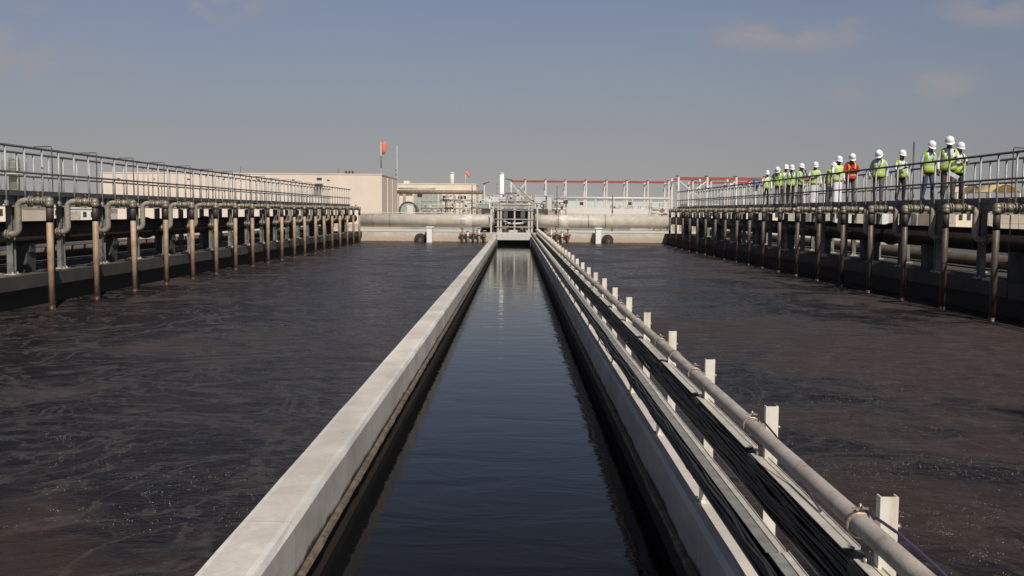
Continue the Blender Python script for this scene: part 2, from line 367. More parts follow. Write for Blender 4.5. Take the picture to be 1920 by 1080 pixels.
# ------------------------------------------------------------------ ground and water
Y_END = 75.5
GZ = 0.70
WX = 36.0
g = MB()
B = 6000
xs = [-B, -WX - 0.4, WX + 0.4, B]; ys = [-B, -25, Y_END + 0.4, B]
gv = [(x, y, GZ) for y in ys for x in xs]
gf = [(j * 4 + i, j * 4 + i + 1, j * 4 + i + 5, j * 4 + i + 4) for j in range(3) for i in range(3) if not (i == 1 and j == 1)]
g.add(gv, gf, M['ground'])
tag(g.build('ground'), kind='structure')
a = MB(); a.bb(-WX, WX, Y_END + 0.42, 88, GZ - 0.3, GZ + 0.03, M['deck_conc']); tag(a.build('apron_pavement'), kind='structure')

XL, XR = 1.36, 1.174          # inner faces of the channel walls
WT = 0.44                      # top of the channel walls
PL, PR = 10.96, 10.72          # drop pipe rows
def sheet(name, x0, x1, y0, y1, z, m):
    w = MB(); w.add([(x0, y0, z), (x1, y0, z), (x1, y1, z), (x0, y1, z)], [(0, 1, 2, 3)], m)
    return tag(w.build(name), kind='structure')
sheet('basin_water', -PL - 0.9, -XL - 0.2, -25, Y_END + 0.02, 0, M['sludge_l'])
sheet('basin_water', XR + 0.2, PR + 0.9, -25, Y_END + 0.02, 0, M['sludge_r'])
sheet('basin_water', -WX, -PL - 3.2, -25, Y_END + 0.02, 0, M['sludge_l'])
sheet('basin_water', PR + 3.2, WX, -25, Y_END + 0.02, 0, M['sludge_l'])
sheet('channel_water', -XL - 0.02, XR + 0.02, -25, Y_END + 3, -0.19, M['channel'])

# end wall of the basins
w = MB()
w.bb(-WX - 0.4, -XL - 0.35, Y_END, Y_END + 0.42, -0.6, GZ + 0.033, M['end_conc'])
w.bb(XR + 0.35, WX + 0.4, Y_END, Y_END + 0.42, -0.6, GZ + 0.033, M['end_conc'])
tag(w.build('basin_end_wall'), 'sand coloured concrete end wall of the basins, stained brown along the water', 'wall')
for s in (-1, 1):
    w = MB(); w.bb(s * WX, s * (WX + 0.4), -25, Y_END - 0.003, -0.6, GZ + 0.03, M['end_conc'])
    tag(w.build('basin_side_wall'), 'low concrete outer wall of the far basin beyond the %s walkway' % ('left' if s < 0 else 'right, people lined,'), 'wall')

# channel walls
def channel_wall(s, xi, label):
    t = 0.345; c = 0.035
    prof = [(xi, -0.9), (xi, WT - c), (xi + c * 0.7, WT), (xi + 0.062, WT + 0.001), (xi + t - 0.05, WT + 0.001), (xi + t - c * 0.6, WT), (xi + t, WT - c), (xi + t, -0.9)]
    # subdivided along Y with tiny offsets so the edges are not perfectly straight
    w = MB(); n = 110; vs = []; fs = []; k = len(prof); rnd = random.Random(3 + s)
    for i in range(n + 1):
        y = -12 + (Y_END + 12) * i / n
        for j, (x, z) in enumerate(prof):
            q = 0.004 if 0 < j < k - 1 else 0.0
            vs.append((s * (x + rnd.uniform(-q, q)), y, z + rnd.uniform(-q, q) * 0.6))
    for i in range(n):
        for j in range(k - 1): fs.append((i * k + j, i * k + j + 1, (i + 1) * k + j + 1, (i + 1) * k + j))
    fe = [f for q_, f in enumerate(fs) if q_ % (k - 1) in (1, 2, 4)]; fs = [f for q_, f in enumerate(fs) if q_ % (k - 1) not in (1, 2, 4)]
    fs.append(tuple(range(k))); fs.append(tuple(n * k + j for j in range(k)))
    w.add(vs, fs, M['wall_conc']); w.add(vs, fe, M['wall_edge'])
    o = tag(w.build('channel_wall'), label, 'wall')
    l = MB(); vs = []; fs = []; n = 420
    for i in range(n + 1):
        y = -12 + (Y_END + 11.9) * i / n
        q = rnd.uniform(-0.004, 0.004); q2 = rnd.uniform(-0.006, 0.006)
        for (x, z) in ((xi + 0.004, 0.085 + q), (xi - 0.03 + q, 0.08 + q), (xi - 0.045 + q2, 0.06), (xi - 0.03 + q2, 0.03 + q), (xi + 0.004, 0.015)):
            vs.append((s * x, y, z))
    for i in range(n):
        for j in range(4): fs.append((i * 5 + j, i * 5 + j + 1, (i + 1) * 5 + j + 1, (i + 1) * 5 + j))
    l.add(vs, fs, M['algae'], False)
    l.build('waterline_ledge', o)
    return o
channel_wall(-1, XL, 'long pale concrete channel wall with bare sunlit top, dividing left basin from channel')
channel_wall(1, XR, 'long pale concrete channel wall below the cable trays, its inner face in shade')
w = MB(); w.bb(-XL + 0.003, XR - 0.003, Y_END - 0.35, Y_END + 0.3, 0.2, 0.74, M['white'])
tag(w.build('channel_end_beam', bevel=0.02), 'white concrete beam closing off the far end of the narrow channel', 'beam')

# ------------------------------------------------------------------ walkways with their header and drop pipes
YW0, YW1 = 12.0, 71.6
def railing(x, z0, name_label, y0=YW0, y1=YW1, step=0.9, phase=0.0, below=0.32, grp='walkway guard railings', tx=0):
    o = MB(); top = z0 + 1.08; mid = z0 + 0.47
    n = int((y1 - y0) / step)
    ytop = [y0, y1]
    o.tube([(0, y0, top), (0, y1, top)], 0.03, M['rail_dark'], 8)
    o.tube([(0, y0, mid), (0, y1, mid)], 0.026, M['rail_dark'], 8)
    ro = o.build('guard_railing', None, (x, 0, 0)); tag(ro, name_label, 'railing', grp)
    p = MB(); p.tube([(0, 0, z0 - below), (0, 0, top - 0.02)], 0.026, M['galv'], 8)
    p.ball((0, 0, mid), 0.034, M['rail_dark'], 8, 4); p.ball((0, 0, top), 0.036, M['rail_dark'], 8, 4)
    p.box((0, 0, z0 - below + 0.06), (0.05, 0.09, 0.12), M['galv'])
    po = p.build('post', ro, (tx, y0 + phase, 0))
    for i in range(1, n):
        y = y0 + phase + i * step
        if y > y1: break
        c = po.copy(); col.objects.link(c); c.parent = ro; c.location = (tx, y, 0)
    return ro

def drop_pipe(s):
    """one air drop pipe, local origin on the water under the down pipe, riser towards +x*s"""
    root = bpy.data.objects.new('air_drop_pipe', None); col.objects.link(root)
    zt = E + 0.15; zb = E - 0.64
    d = MB(); d.tube([(0, 0, 0.06), (0, 0, zt - 0.07)], 0.075, M['pole_brown' if s < 0 else 'pole_shaded'], 14); d.tube([(0, 0, -0.4), (0, 0, 0.07)], 0.077, M['pipe_tip'], 14)
    d.build('down_pipe', root)
    u_ = MB(); u_.tube([(0, 0, zt - 0.5), (0, 0, zt - 0.08)], 0.079, M['sleeve'], 14); u_.build('dark_sleeve', root)  # darker tube over the top of the down pipe
    r = MB(); L = 0.73
    def arc(cx, cz, a0, a1, rad, n=7): return [(s * (cx + rad * math.cos(R(a0 + (a1 - a0) * i / n))), 0, cz + rad * math.sin(R(a0 + (a1 - a0) * i / n))) for i in range(n + 1)]
    pts = [(s * 0.02, 0, zt)] + arc(L - 0.17, zt - 0.17, 90, 0, 0.17) + arc(L + 0.15, zb + 0.15, 180, 270, 0.15) + [(s * (L + 0.43), 0, zb)]
    r.tube(pts, 0.078, M['pipe_grey'], 14)
    r.build('riser_pipe', root)
    def fl(x, z, ax, name='flange', rad=0.12):
        f = MB()
        v = Vector((s, 0, 0)) if ax == 'x' else Vector((0, 0, 1))
        p = Vector((s * x, 0, z))
        for k in (-1, 1): f.tube([p + v * (k * 0.03 - 0.016), p + v * (k * 0.03 + 0.016)], rad, M['flange'], 14)
        for q in range(6):
            an = q * math.pi / 3; u = Vector((0, math.cos(an), math.sin(an))) if ax == 'x' else Vector((math.cos(an), math.sin(an), 0))
            f.tube([p + u * (rad - 0.02) - v * 0.07, p + u * (rad - 0.02) + v * 0.07], 0.011, M['flange'], 5)
        return f.build(name, root)
    fl(0.1, zt, 'x'); fl(0.42, zt, 'x'); fl(L + 0.25, zb, 'x', rad=0.115)
    e = MB(); e.ball((0, 0, zt), 0.105, M['flange'], 12, 8); e.tube([(0, 0, zt - 0.14), (0, 0, zt)], 0.1, M['flange'], 12); e.build('elbow_cap', root)
    v = MB(); v.tube([(s * 0.19, 0, zt), (s * 0.33, 0, zt)], 0.098, M['flange'], 12); v.tube([(s * 0.26, 0, zt + 0.07), (s * 0.26, 0, zt + 0.19)], 0.03, M['flange'], 8)
    vo = v.build('butterfly_valve', root)
    h = MB(); ring = [(s * 0.26 + 0.085 * math.cos(2 * math.pi * i / 14), 0.085 * math.sin(2 * math.pi * i / 14), zt + 0.2) for i in range(15)]
    h.tube(ring, 0.014, M['wheel_red'], 6); h.box((s * 0.26, 0, zt + 0.2), (0.17, 0.022, 0.02), M['wheel_red']); h.box((s * 0.26, 0, zt + 0.19), (0.022, 0.17, 0.02), M['wheel_red'])
    h.ball((s * 0.26, 0, zt + 0.2), 0.035, M['wheel_red'], 8, 5)
    h.build('handwheel', vo)
    b = MB(); b.box((s * 0.45, 0, zt - 0.12), (0.8, 0.07, 0.05), M['column']); b.box((s * 0.3, 0, zt - 0.155), (0.1, 0.12, 0.02), M['pale_block']); b.build('bracket', root)
    return root

def walkway(s, P, y_first, side):
    fx = s * (P + 0.89)            # outer face
    bx = s * (P + 2.28)
    lab = dict(l='long grey steel walkway over the divider left of the channel, empty of people',
               r='long grey steel walkway on the right carrying the hard hatted visitors')[side]
    root = empty('walkway', (0, YW0, 0), lab, 'walkway', 'twin walkways')
    def W(mb, name): 
        o = mb.build(name, root); o.location = (0, -YW0, 0); return o
    d = MB(); d.bb(fx + s * 0.012, bx - s * 0.012, YW0, YW1, E + 0.31, E + 0.36, M['grating']); W(d, 'deck')
    f = MB()
    f.bb(fx, fx + s * 0.01, YW0, YW1, E + 0.09, E + 0.41, M['fascia'])
    f.bb(fx - s * 0.05, fx - s * 0.0005, YW0, YW1, E + 0.09, E + 0.105, M['fascia']); f.bb(fx - s * 0.05, fx - s * 0.0005, YW0, YW1, E + 0.285, E + 0.3, M['fascia'])
    for k in range(int((YW1 - YW0) / 2.6)): f.bb(fx - s * 0.046, fx - s * 0.0008, YW0 + 1.3 + k * 2.6, YW0 + 1.312 + k * 2.6, E + 0.106, E + 0.284, M['fascia'])
    W(f, 'edge_beam')
    f = MB(); f.bb(bx - s * 0.01, bx, YW0, YW1, E + 0.09, E + 0.41, M['fascia']); W(f, 'edge_beam')
    c0 = None
    n = 19; zs = 0.785
    ys = [y_first + 0.15 + 2.6 * k for k in range(-4, n) if y_first + 0.15 + 2.6 * k < YW1]
    for xo in (0.99, 2.18):
        first = None
        for y in ys:
            if first is None:
                c = MB(); hgt = E + 0.088 - zs - 0.02
                c.box((0, -0.07, hgt / 2), (0.15, 0.014, hgt), M['column']); c.box((0, 0.07, hgt / 2), (0.15, 0.014, hgt), M['column']); c.box((0, 0, hgt / 2), (0.012, 0.124, hgt - 0.01), M['column'])
                first = c.build('column', root); first.location = (s * (P + xo), y - YW0, zs + 0.02)
                bp = MB(); bp.box((0, 0, -0.008), (0.3, 0.3, 0.022), M['pale_block'])
                for q in (-1, 1): bp.box((s * -0.08, q * 0.11, 0.02), (0.04, 0.04, 0.05), M['pale_block'])
                bp.build('base_plate', first)
            else:
                c = copy_tree(first, root); c.location = (s * (P + xo), y - YW0, zs + 0.02)
    cr = MB(); cr.bb(fx + s * 0.02, bx - s * 0.02, -0.05, 0.05, E + 0.1, E + 0.305, M['fascia'])
    cb = cr.build('cross_beam', root, (0, ys[0] - YW0, 0))
    for y in ys[1:]:
        c = cb.copy(); col.objects.link(c); c.parent = root; c.location = (0, y - YW0, 0)
    who = 'left, empty walkway' if side == 'l' else 'right walkway in front of the people'
    railing(fx - s * 0.045, E + 0.37, 'two bar guard railing, channel side of the %s' % who, phase=0.35)
    railing(bx - s * 0.04, E + 0.37, 'two bar guard railing, far side of the %s' % ('left, empty walkway' if side == 'l' else 'right walkway behind the people'), phase=0.1)
    # divider wall below
    d = MB()
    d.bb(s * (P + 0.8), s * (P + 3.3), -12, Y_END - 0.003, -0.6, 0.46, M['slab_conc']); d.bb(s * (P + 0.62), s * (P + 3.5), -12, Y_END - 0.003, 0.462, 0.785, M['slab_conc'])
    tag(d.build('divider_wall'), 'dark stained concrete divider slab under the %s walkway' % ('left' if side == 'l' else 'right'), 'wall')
    # small pale blocks and scraps on the slab
    rnd = random.Random(5)
    # header pipe
    hx = s * (P + 1.45)
    h = MB(); h.tube([(hx, YW0, E - 0.64), (hx, 76.5, E - 0.64)], 0.3, M['header'], 24)
    ho = tag(h.build('header_pipe'), 'thick dark brown air header pipe slung below the %s walkway' % ('left' if side == 'l' else 'right'), 'pipe')
    sd = None
    for k in range(11):
        y = y_first - 2.6 * 2 + 1.55 + 5.2 * k
        if y > 72: break
        if sd is None:
            q = MB(); q.box((0, 0, 0.25), (0.5, 0.45, 0.5), M['plinth']); q.box((0, 0, 0.6), (0.6, 0.3, 0.22), M['plinth'])
            sd = q.build('saddle', ho, (hx, y, 0.787))
        else:
            c = sd.copy(); col.objects.link(c); c.parent = ho; c.location = (hx, y, 0.787)
    rg = None
    for k in range(9):
        y = y_first - 3 + 6.5 * k
        if y > 74: break
        if rg is None:
            q = MB(); q.tube([(0, -0.03, 0), (0, 0.03, 0)], 0.36, M['header'], 24); rg = q.build('joint_ring', ho, (hx, y, E - 0.64))
        else:
            c = rg.copy(); col.objects.link(c); c.parent = ho; c.location = (hx, y, E - 0.64)
    h = MB(); h.tube([(s * (P + 3.1), YW0, 1.03), (s * (P + 3.1), 74.5, 1.03)], 0.2, M['header_pale'], 18)
    po = tag(h.build('service_pipe'), 'dusty brown pipe lying on the back edge of the divider under the %s walkway' % ('left' if side == 'l' else 'right'), 'pipe')
    # drop pipes
    dp = None
    for k in range(n):
        y = y_first + 2.6 * k
        if k == 0: o = dp = drop_pipe(s)
        else: o = copy_tree(dp)
        o.location = (s * P + rnd.uniform(-0.015, 0.015), y + rnd.uniform(-0.03, 0.03), rnd.uniform(-0.012, 0.012)); o.rotation_euler = (rnd.uniform(-0.004, 0.004), rnd.uniform(-0.004, 0.004), rnd.uniform(-0.03, 0.03))
        tag(o, 'hooked air pipe dropping into %s basin, %s' % ('left' if side == 'l' else 'right', place(k, n, 'its row')), 'air pipe', 'air drop pipes along the walkways')
    # pale blocks on the slab in front of the columns
    bl = None
    for k in range(n):
        y = y_first + 2.6 * k - 0.95
        if bl is None:
            q = MB(); q.box((0, 0, 0.05), (0.16, 0.2, 0.1), M['pale_block']); q.box((s * 0.02, 0.16, 0.03), (0.12, 0.3, 0.06), M['pale_block']); q.box((s * 0.02, -0.16, 0.025), (0.2, 0.14, 0.05), M['rust_steel'])
            bl = q.build('anchor_block'); o = bl
        else:
            o = bl.copy(); col.objects.link(o)
        o.location = (s * (P + 0.75), y, 0.788); o.rotation_euler = (0, 0, rnd.uniform(-0.2, 0.2))
        tag(o, 'pale anchor block under the %s walkway, %s' % ('left' if side == 'l' else 'right', place(k, n, 'its row')), 'anchor block', 'anchor blocks on the divider slabs')
    # hooked rods hanging on the railing
    if side == 'l': ks = list(range(0, 13))
    else: ks = [0]
    rd = None
    for j, k in enumerate(ks):
        y = y_first + 2.6 * k + (1.05 if side == 'l' else 0.15)
        if rd is None:
            q = MB(); zt = E + 1.475
            q.tube([(s * 0.44, -0.02, zt - 0.02), (s * 0.42, 0, zt + 0.005), (s * 0.0, 0, zt + 0.02), (-s * 0.02, 0, zt - 0.02), (-s * 0.02, 0, 0.5)], 0.013, M['dark_steel'], 6)
            rd = q.build('hooked_rod'); o = rd
        else:
            o = rd.copy(); col.objects.link(o)
        o.location = (s * (P + 0.4), y, 0)
        tag(o, 'thin dark hooked rod hung over the %s railing%s' % ('left' if side == 'l' else 'right', ', ' + place(j, len(ks), 'its row') if side == 'l' else ' at the frame edge'), 'rod', 'hooked rods hung on the railings')
walkway(-1, PL, 23.44, 'l')
walkway(1, PR, 22.26, 'r')

# ------------------------------------------------------------------ cable trays, conduit and posts along the right channel wall
PX = 1.68
def support_post():
    root = bpy.data.objects.new('support_post', None); col.objects.link(root)
    p = MB(); w, d, t = 0.082, 0.05, 0.006; z0, z1 = -0.1, E - 1.25
    p.prism([(-w / 2, z0), (w / 2, z0), (w / 2, z1), (-w / 2, z1)], 0, t, M['cream_post'])
    p.bb(-w / 2, -w / 2 + t, t, d, z0, z1, M['cream_post']); p.bb(w / 2 - t, w / 2, t, d, z0, z1, M['cream_post'])
    p.build('channel_post', root)
    b = MB(); zb = z1 - 0.14
    b.tube([(w / 2, 0.02, zb), (w / 2 + 0.018, 0.02, zb)], 0.012, M['clamp'], 8); b.build('bolt', root)
    u = MB(); cx = 1.55 - PX; cz = 1.0
    ring = [(cx + 0.056 * math.cos(R(a)), 0.0, cz + 0.056 * math.sin(R(a))) for a in range(0, 361, 24)]
    u.tube(ring, 0.008, M['clamp'], 6)
    u.tube([(cx, 0, cz + 0.05), (cx, 0, cz + 0.1)], 0.006, M['clamp'], 6)
    u.box((cx, 0, cz + 0.078), (0.07, 0.009, 0.008), M['clamp']); u.box((cx + 0.005, 0, cz + 0.088), (0.009, 0.05, 0.008), M['clamp'])
    u.bb(cx + 0.05, -w / 2 - 0.0005, -0.012, 0.012, cz - 0.02, cz + 0.02, M['clamp'])
    u.build('pipe_clamp', root)
    a = MB(); a.bb(-0.1, -w / 2 - 0.001, 0.004, 0.03, 0.74, 0.765, M['cream_post']); a.build('tray_arm', root)
    return root
sp = support_post(); n_posts = 36
for i in range(n_posts):
    o = sp if i == 0 else copy_tree(sp)
    o.location = (PX + random.uniform(-0.006, 0.006), 2.335 + 2.03 * i, random.uniform(-0.012, 0.012))
    tag(o, 'cream cable tray post, %s' % (place(max(i - 1, 0), n_posts - 1) if i else 'out below the frame edge, nearest of all'), 'post', 'cable tray posts along the channel wall')

def tray(x, z0, z1, wd, label, ncab, seed, gapped):
    rnd = random.Random(seed); y0, y1 = 0.6, Y_END - 0.2
    root = empty('cable_tray', (x, y0, z0), label, 'cable tray', 'cable trays')
    def put(mb, name):
        o = mb.build(name, root); o.location = (-x, -y0, -z0); return o
    t = MB()
    t.bb(x + wd * 0.25, x + wd, y0, y1, z0, z1 - 0.004, M['tray_shade'])
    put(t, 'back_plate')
    L = 2.03; gap = 0.16 if gapped else 0.02
    t = MB(); t.bb(0.004, wd * 0.62, 0, L - gap, 0, 0.005, M['tray' if gapped else 'tray_dull']); t.bb(wd * 0.61, wd * 0.66, 0, L - gap, -0.004, 0.001, M['tray_shade']); t.bb(wd * 0.655, wd * 0.98, 0, L - gap, -0.003, 0.009, M['tray']); t.bb(wd * 0.975, wd * 1.01, 0, L - gap, -0.02, 0.016, M['tray'])
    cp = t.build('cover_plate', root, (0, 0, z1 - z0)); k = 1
    while y0 + (k + 1) * L < y1:
        c = cp.copy(); col.objects.link(c); c.parent = root; c.location = (rnd.uniform(-0.003, 0.003), k * L, z1 - z0 + rnd.uniform(-0.005, 0.005)); c.rotation_euler = (0, 0, rnd.uniform(-0.0015, 0.0015)); k += 1
    t = MB(); t.bb(x - 0.012, x + wd * 0.24, y0, y1, z0 - 0.012, z0 - 0.002, M['tray']); put(t, 'bottom_flange')
    if gapped:
        t = MB(); t.box((0, 0, -0.05), (0.012, 0.22, 0.09), M['tray_shade']); t.bb(0.0, 0.06, -0.05, 0.05, -0.012, -0.002, M['tray_shade']); t.tube([(0.04, 0, -0.01), (0.04, 0, 0.03)], 0.012, M['clamp'], 6)
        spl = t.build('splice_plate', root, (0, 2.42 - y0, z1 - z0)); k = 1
        while 2.42 + k * 2.03 < y1:
            c = spl.copy(); col.objects.link(c); c.parent = root; c.location = (0, 2.42 - y0 + k * 2.03, z1 - z0); k += 1
    # cables along the open face
    for k in range(ncab):
        c = MB(); zc = z0 + 0.01 + (z1 - z0 - 0.03) * (k + 0.5) / ncab; xc = x + wd * 0.12 - rnd.uniform(0, 0.025)
        pts = []; y = y0; zo = 0; r = rnd.choice((0.007, 0.009, 0.011, 0.013))
        while y < y1:
            zo = 0.7 * zo + rnd.uniform(-0.014, 0.013)
            pts.append((xc + rnd.uniform(-0.02, 0.004), y, min(z1 - 0.012, max(z0 - 0.03, zc + zo)))); y += 0.28 + 0.012 * y
        c.tube(pts, r, M['cable'] if rnd.random() < 0.7 else M['cable_grey'], 6)
        put(c, 'cable')
    return root
tray(1.575, E - 1.835, E - 1.60, 0.09, 'upper open cable tray under the round conduit, packed with black cables', 11, 1, True)
lt = tray(1.21, E - 1.75, E - 1.624, 0.1, 'lower open cable tray standing on feet on the channel wall', 8, 2, False)
ft = None
for i in range(36):
    y = 2.335 + 2.03 * i + 0.14
    if ft is None:
        q = MB(); q.bb(0.035, 0.075, -0.008, 0.008, 0.008, 0.172, M['cream_post']); q.bb(0.01, 0.1, -0.03, 0.03, 0, 0.008, M['cream_post']); q.bb(-0.01, 0.11, -0.02, 0.02, 0.168, 0.1765, M['cream_post'])
        q.tube([(0.025, 0.0, 0.004), (0.025, 0, 0.03)], 0.008, M['clamp'], 6)
        ft = q.build('foot', lt, (0, y - 0.6, WT - (E - 1.75) + 0.003))
    else:
        c = ft.copy(); col.objects.link(c); c.parent = lt; c.location = (0, y - 0.6, WT - (E - 1.75) + 0.003)

c = MB(); c.tube([(1.55, 0.5, 1.0)] + [(1.55 + random.uniform(-0.004, 0.004), y, 1.0 + random.uniform(-0.006, 0.004)) for y in range(2, 75, 3)] + [(1.55, 75.2, 1.0)], 0.0465, M['conduit'], 18)
co = tag(c.build('conduit_pipe'), 'long dusty grey conduit pipe clamped along the cream posts', 'pipe')
for y in (3.35, 9.5, 15.6, 21.7, 27.8, 33.9):
    q = MB(); q.tube([(1.55, y - 0.045, 1.0), (1.55, y + 0.045, 1.0)], 0.056, M['clamp'], 18); q.build('coupling', co)
c = MB()
pts = [(1.585, 4.4, 1.05), (1.62, 4.1, 1.042), (1.635, 3.8, 1.025), (1.64, 3.4, 1.0), (1.645, 3.0, 0.985), (1.64, 2.6, 0.96), (1.63, 2.0, 0.95), (1.62, 1.0, 0.95)]
c.tube(pts, 0.007, M['purple'], 8)
tag(c.build('violet_cable'), 'thin violet cable slung beside the near end of the conduit', 'cable')
c = MB()
c.tube([(1.585, 6.45, 1.04), (1.60, 6.3, 1.05), (1.63, 6.1, 1.0), (1.65, 5.7, 0.86), (1.64, 5.2, 0.8)], 0.006, M['cable'], 8)
tag(c.build('loose_cable'), 'short black cable loop hanging behind the conduit by the second post', 'cable')

# ------------------------------------------------------------------ cross pipes over the basin end
def cross_pipe(s, x_out, x_in, side):
    y = 76.6; zc = E - 0.765; r = 0.5
    h = MB(); k = 9; rad = 0.75
    pts = [(s * x_out, y, zc), (s * (x_in + rad), y, zc)] + [(s * (x_in + rad - rad * math.sin(R(90 * i / k))), y + rad - rad * math.cos(R(90 * i / k)), zc) for i in range(1, k + 1)] + [(s * x_in, y + 6, zc)]
    h.tube(pts, r, M['big_pipe'], 32)
    o = tag(h.build('main_air_pipe'), 'fat beige main pipe crossing the end of the %s basin' % side, 'pipe', 'main pipes across the basin ends')
    for x in ((10.9, 9.6) if side == 'left' else (6.9, 5.6, 3.3)):
        q = MB(); q.tube([(s * (x - 0.03), y, zc), (s * (x + 0.03), y, zc)], r + 0.012, M['pipe_ring'], 32); q.build('joint_ring', o)
    q = MB(); q.tube([(s * (x_in + 1.2), y, zc), (s * (x_in + 2.1), y, zc)], r + 0.008, M['big_pipe_lite'], 32); q.build('pale_sleeve', o)
    q = MB(); q.tube([(s * 10.6, y, zc + r + 0.09), (s * (x_in + 1.5), y, zc + r + 0.09)], 0.03, M['white'], 8)
    for i in range(12): q.bb(s * (x_in + 1.7 + i * 0.78) - 0.03, s * (x_in + 1.7 + i * 0.78) + 0.03, y - 0.03, y + 0.03, zc + r - 0.02, zc + r + 0.08, M['pale_block'])
    q.build('small_line', o)
    q = MB(); q.tube([(s * (x_in), y + 2.2, zc), (s * x_in, y + 2.3, zc)], r + 0.14, M['flange'], 32); q.build('end_flange', o)
    # support
    sx = 6.42 if side == 'left' else 6.25
    q = MB(); q.bb(s * sx - 0.2, s * sx + 0.2, y - 1.95, y - 1.25, -0.5, E - 1.29, M['bright']); q.bb(s * sx - 0.27, s * sx + 0.27, y - 2.0, y - 0.4, E - 1.288, E - 1.2, M['bright'])
    tag(q.build('pipe_support', bevel=0.015), 'white concrete pier in the %s basin propping the fat cross pipe' % side, 'pier', 'piers under the main pipes')
    q = MB(); 
    ix = s * sx + (-0.75 if side == 'left' else 0.75)
    q.tube([(ix, Y_END + 0.1, 0.22), (ix, Y_END - 0.25, 0.2), (ix, Y_END - 0.55, 0.08), (ix, Y_END - 0.7, -0.3)], 0.36, M['opening_dark'], 18)  # made-up black pipe, added to give the dark shape of a wall opening
    q.tube([(ix, Y_END - 0.04, 0.22), (ix, Y_END - 0.1, 0.22)], 0.45, M['opening_dark'], 18)
    tag(q.build('opening_stub'), 'stubby black pipe added for the dark opening beside the %s pier' % side, 'pipe', 'black pipes added for dark openings')
cross_pipe(-1, 11.9, 2.1, 'left'); cross_pipe(1, 11.9, 1.95, 'right')

# low wall seen below the cross pipes
for s, x0, x1 in ((-1, 2.6, 10.0), (1, 2.6, 10.2)):
    q = MB(); q.bb(s * x0, s * x1, 88.2, 88.7, GZ, E - 0.9, M['green_dark']); q.bb(s * x0, s * x1, 88.1, 88.8, E - 0.898, E - 0.8, M['green_panel'])
    tag(q.build('low_wall'), 'grey green low wall glimpsed under the %s fat cross pipe' % ('left' if s < 0 else 'right'), 'wall')

# ------------------------------------------------------------------ centre bridge at the far end of the channel
def P(px, py, Y): return at(px, py, Y)
yb = 77.2
br = empty('end_bridge', (0, yb, GZ), 'pale steel bridge with railings standing across the far end of the channel', 'bridge')
def BR(mb, name): o = mb.build(name, br); o.location = (0, -yb, -GZ); return o
q = MB(); q.bb(-1.32, 1.3, yb, yb + 2.2, E + 0.28, E + 0.5, M['mid_steel']); q.bb(-1.4, 1.38, yb - 0.06, yb + 2.26, E + 0.502, E + 0.55, M['pale_panel']); BR(q, 'deck')
for px in (934, 939.5, 965, 992, 997.5):
    q = MB(); X = P(px, 400, yb - 0.3).x; w_ = 0.06 if px in (965,) else 0.075
    q.bb(X - w_, X + w_, yb - 0.42, yb - 0.28, GZ, E + 0.275 if px in (965,) else E + 0.45, M['frame']); BR(q, 'frame_post')
for z in (E - 0.62, E - 1.22, E + 0.08):
    q = MB(); X0, X1 = P(928, 400, yb).x, P(1000, 400, yb).x; q.tube([(X0, yb - 0.45, z), (X1, yb - 0.45, z)], 0.035, M['frame'], 8); BR(q, 'guard_rail')
q = MB(); q.bb(-2.7, 2.6, yb + 2.4, yb + 2.9, GZ + 0.05, E + 0.2, M['dark_steel']); q.bb(-1.25, 1.25, yb + 1.2, yb + 1.5, GZ, GZ + 0.2, M['deck_conc']); BR(q, 'void_shade_backing')  # dark backing added for the shade of the void behind the frame
q = MB(); q.tube([(-0.9, yb + 0.5, E - 0.78), (-0.5, yb + 0.4, E - 0.93), (0, yb + 0.35, E - 0.97), (0.5, yb + 0.4, E - 0.93), (0.9, yb + 0.5, E - 0.78)], 0.08, M['white'], 10); BR(q, 'curved_pipe')
for X in (-0.75, 0.6):
    q = MB(); q.tube([(X, yb + 1, GZ), (X, yb + 1, E + 0.1)], 0.06, M['mid_steel'], 10); q.box((X, yb + 0.9, E - 0.25), (0.34, 0.3, 0.5), M['pale_panel']); q.box((X, yb + 0.9, E - 1.25), (0.5, 0.4, 0.3), M['rust_steel']); BR(q, 'gate_spindle')
for yy_ in (yb + 0.05, yb + 2.1):
    q = MB()
    for X in (-1.2, -0.7, -0.2, 0.3, 0.8, 1.25): q.tube([(X, yy_, E + 0.5), (X, yy_, E + 1.3)], 0.024, M['mid_steel'], 6)
    for z in (E + 0.92, E + 1.3): q.tube([(-1.3, yy_, z), (1.3, yy_, z)], 0.024, M['mid_steel'], 6)
    BR(q, 'deck_railing')
for X, w_, h_, m_ in ((-0.95, 0.4, 0.55, 'pale_panel'), (-0.35, 0.5, 0.4, 'mid_steel'), (0.25, 0.35, 0.62, 'white'), (0.8, 0.45, 0.45, 'mid_steel')):
    q = MB(); q.bb(X - w_ / 2, X + w_ / 2, yb + 0.9, yb + 1.4, E + 0.551, E + 0.55 + h_, M[m_]); q.tube([(X, yb + 1.1, E + 0.55 + h_), (X, yb + 1.1, E + 0.7 + h_)], 0.07, M['dark_steel'], 8); q.tube([(X - w_ / 2, yb + 0.85, E + 0.75), (X + w_ / 2 + 0.1, yb + 0.85, E + 0.75)], 0.05, M['rust_steel'], 8); BR(q, 'gate_motor')
q = MB(); q.bb(-XL + 0.01, XR - 0.01, Y_END + 0.32, Y_END + 0.4, -0.7, GZ, M['black']); BR(q, 'gap_shade_sheet')  # black sheet added for the shade in the gap below the end beam
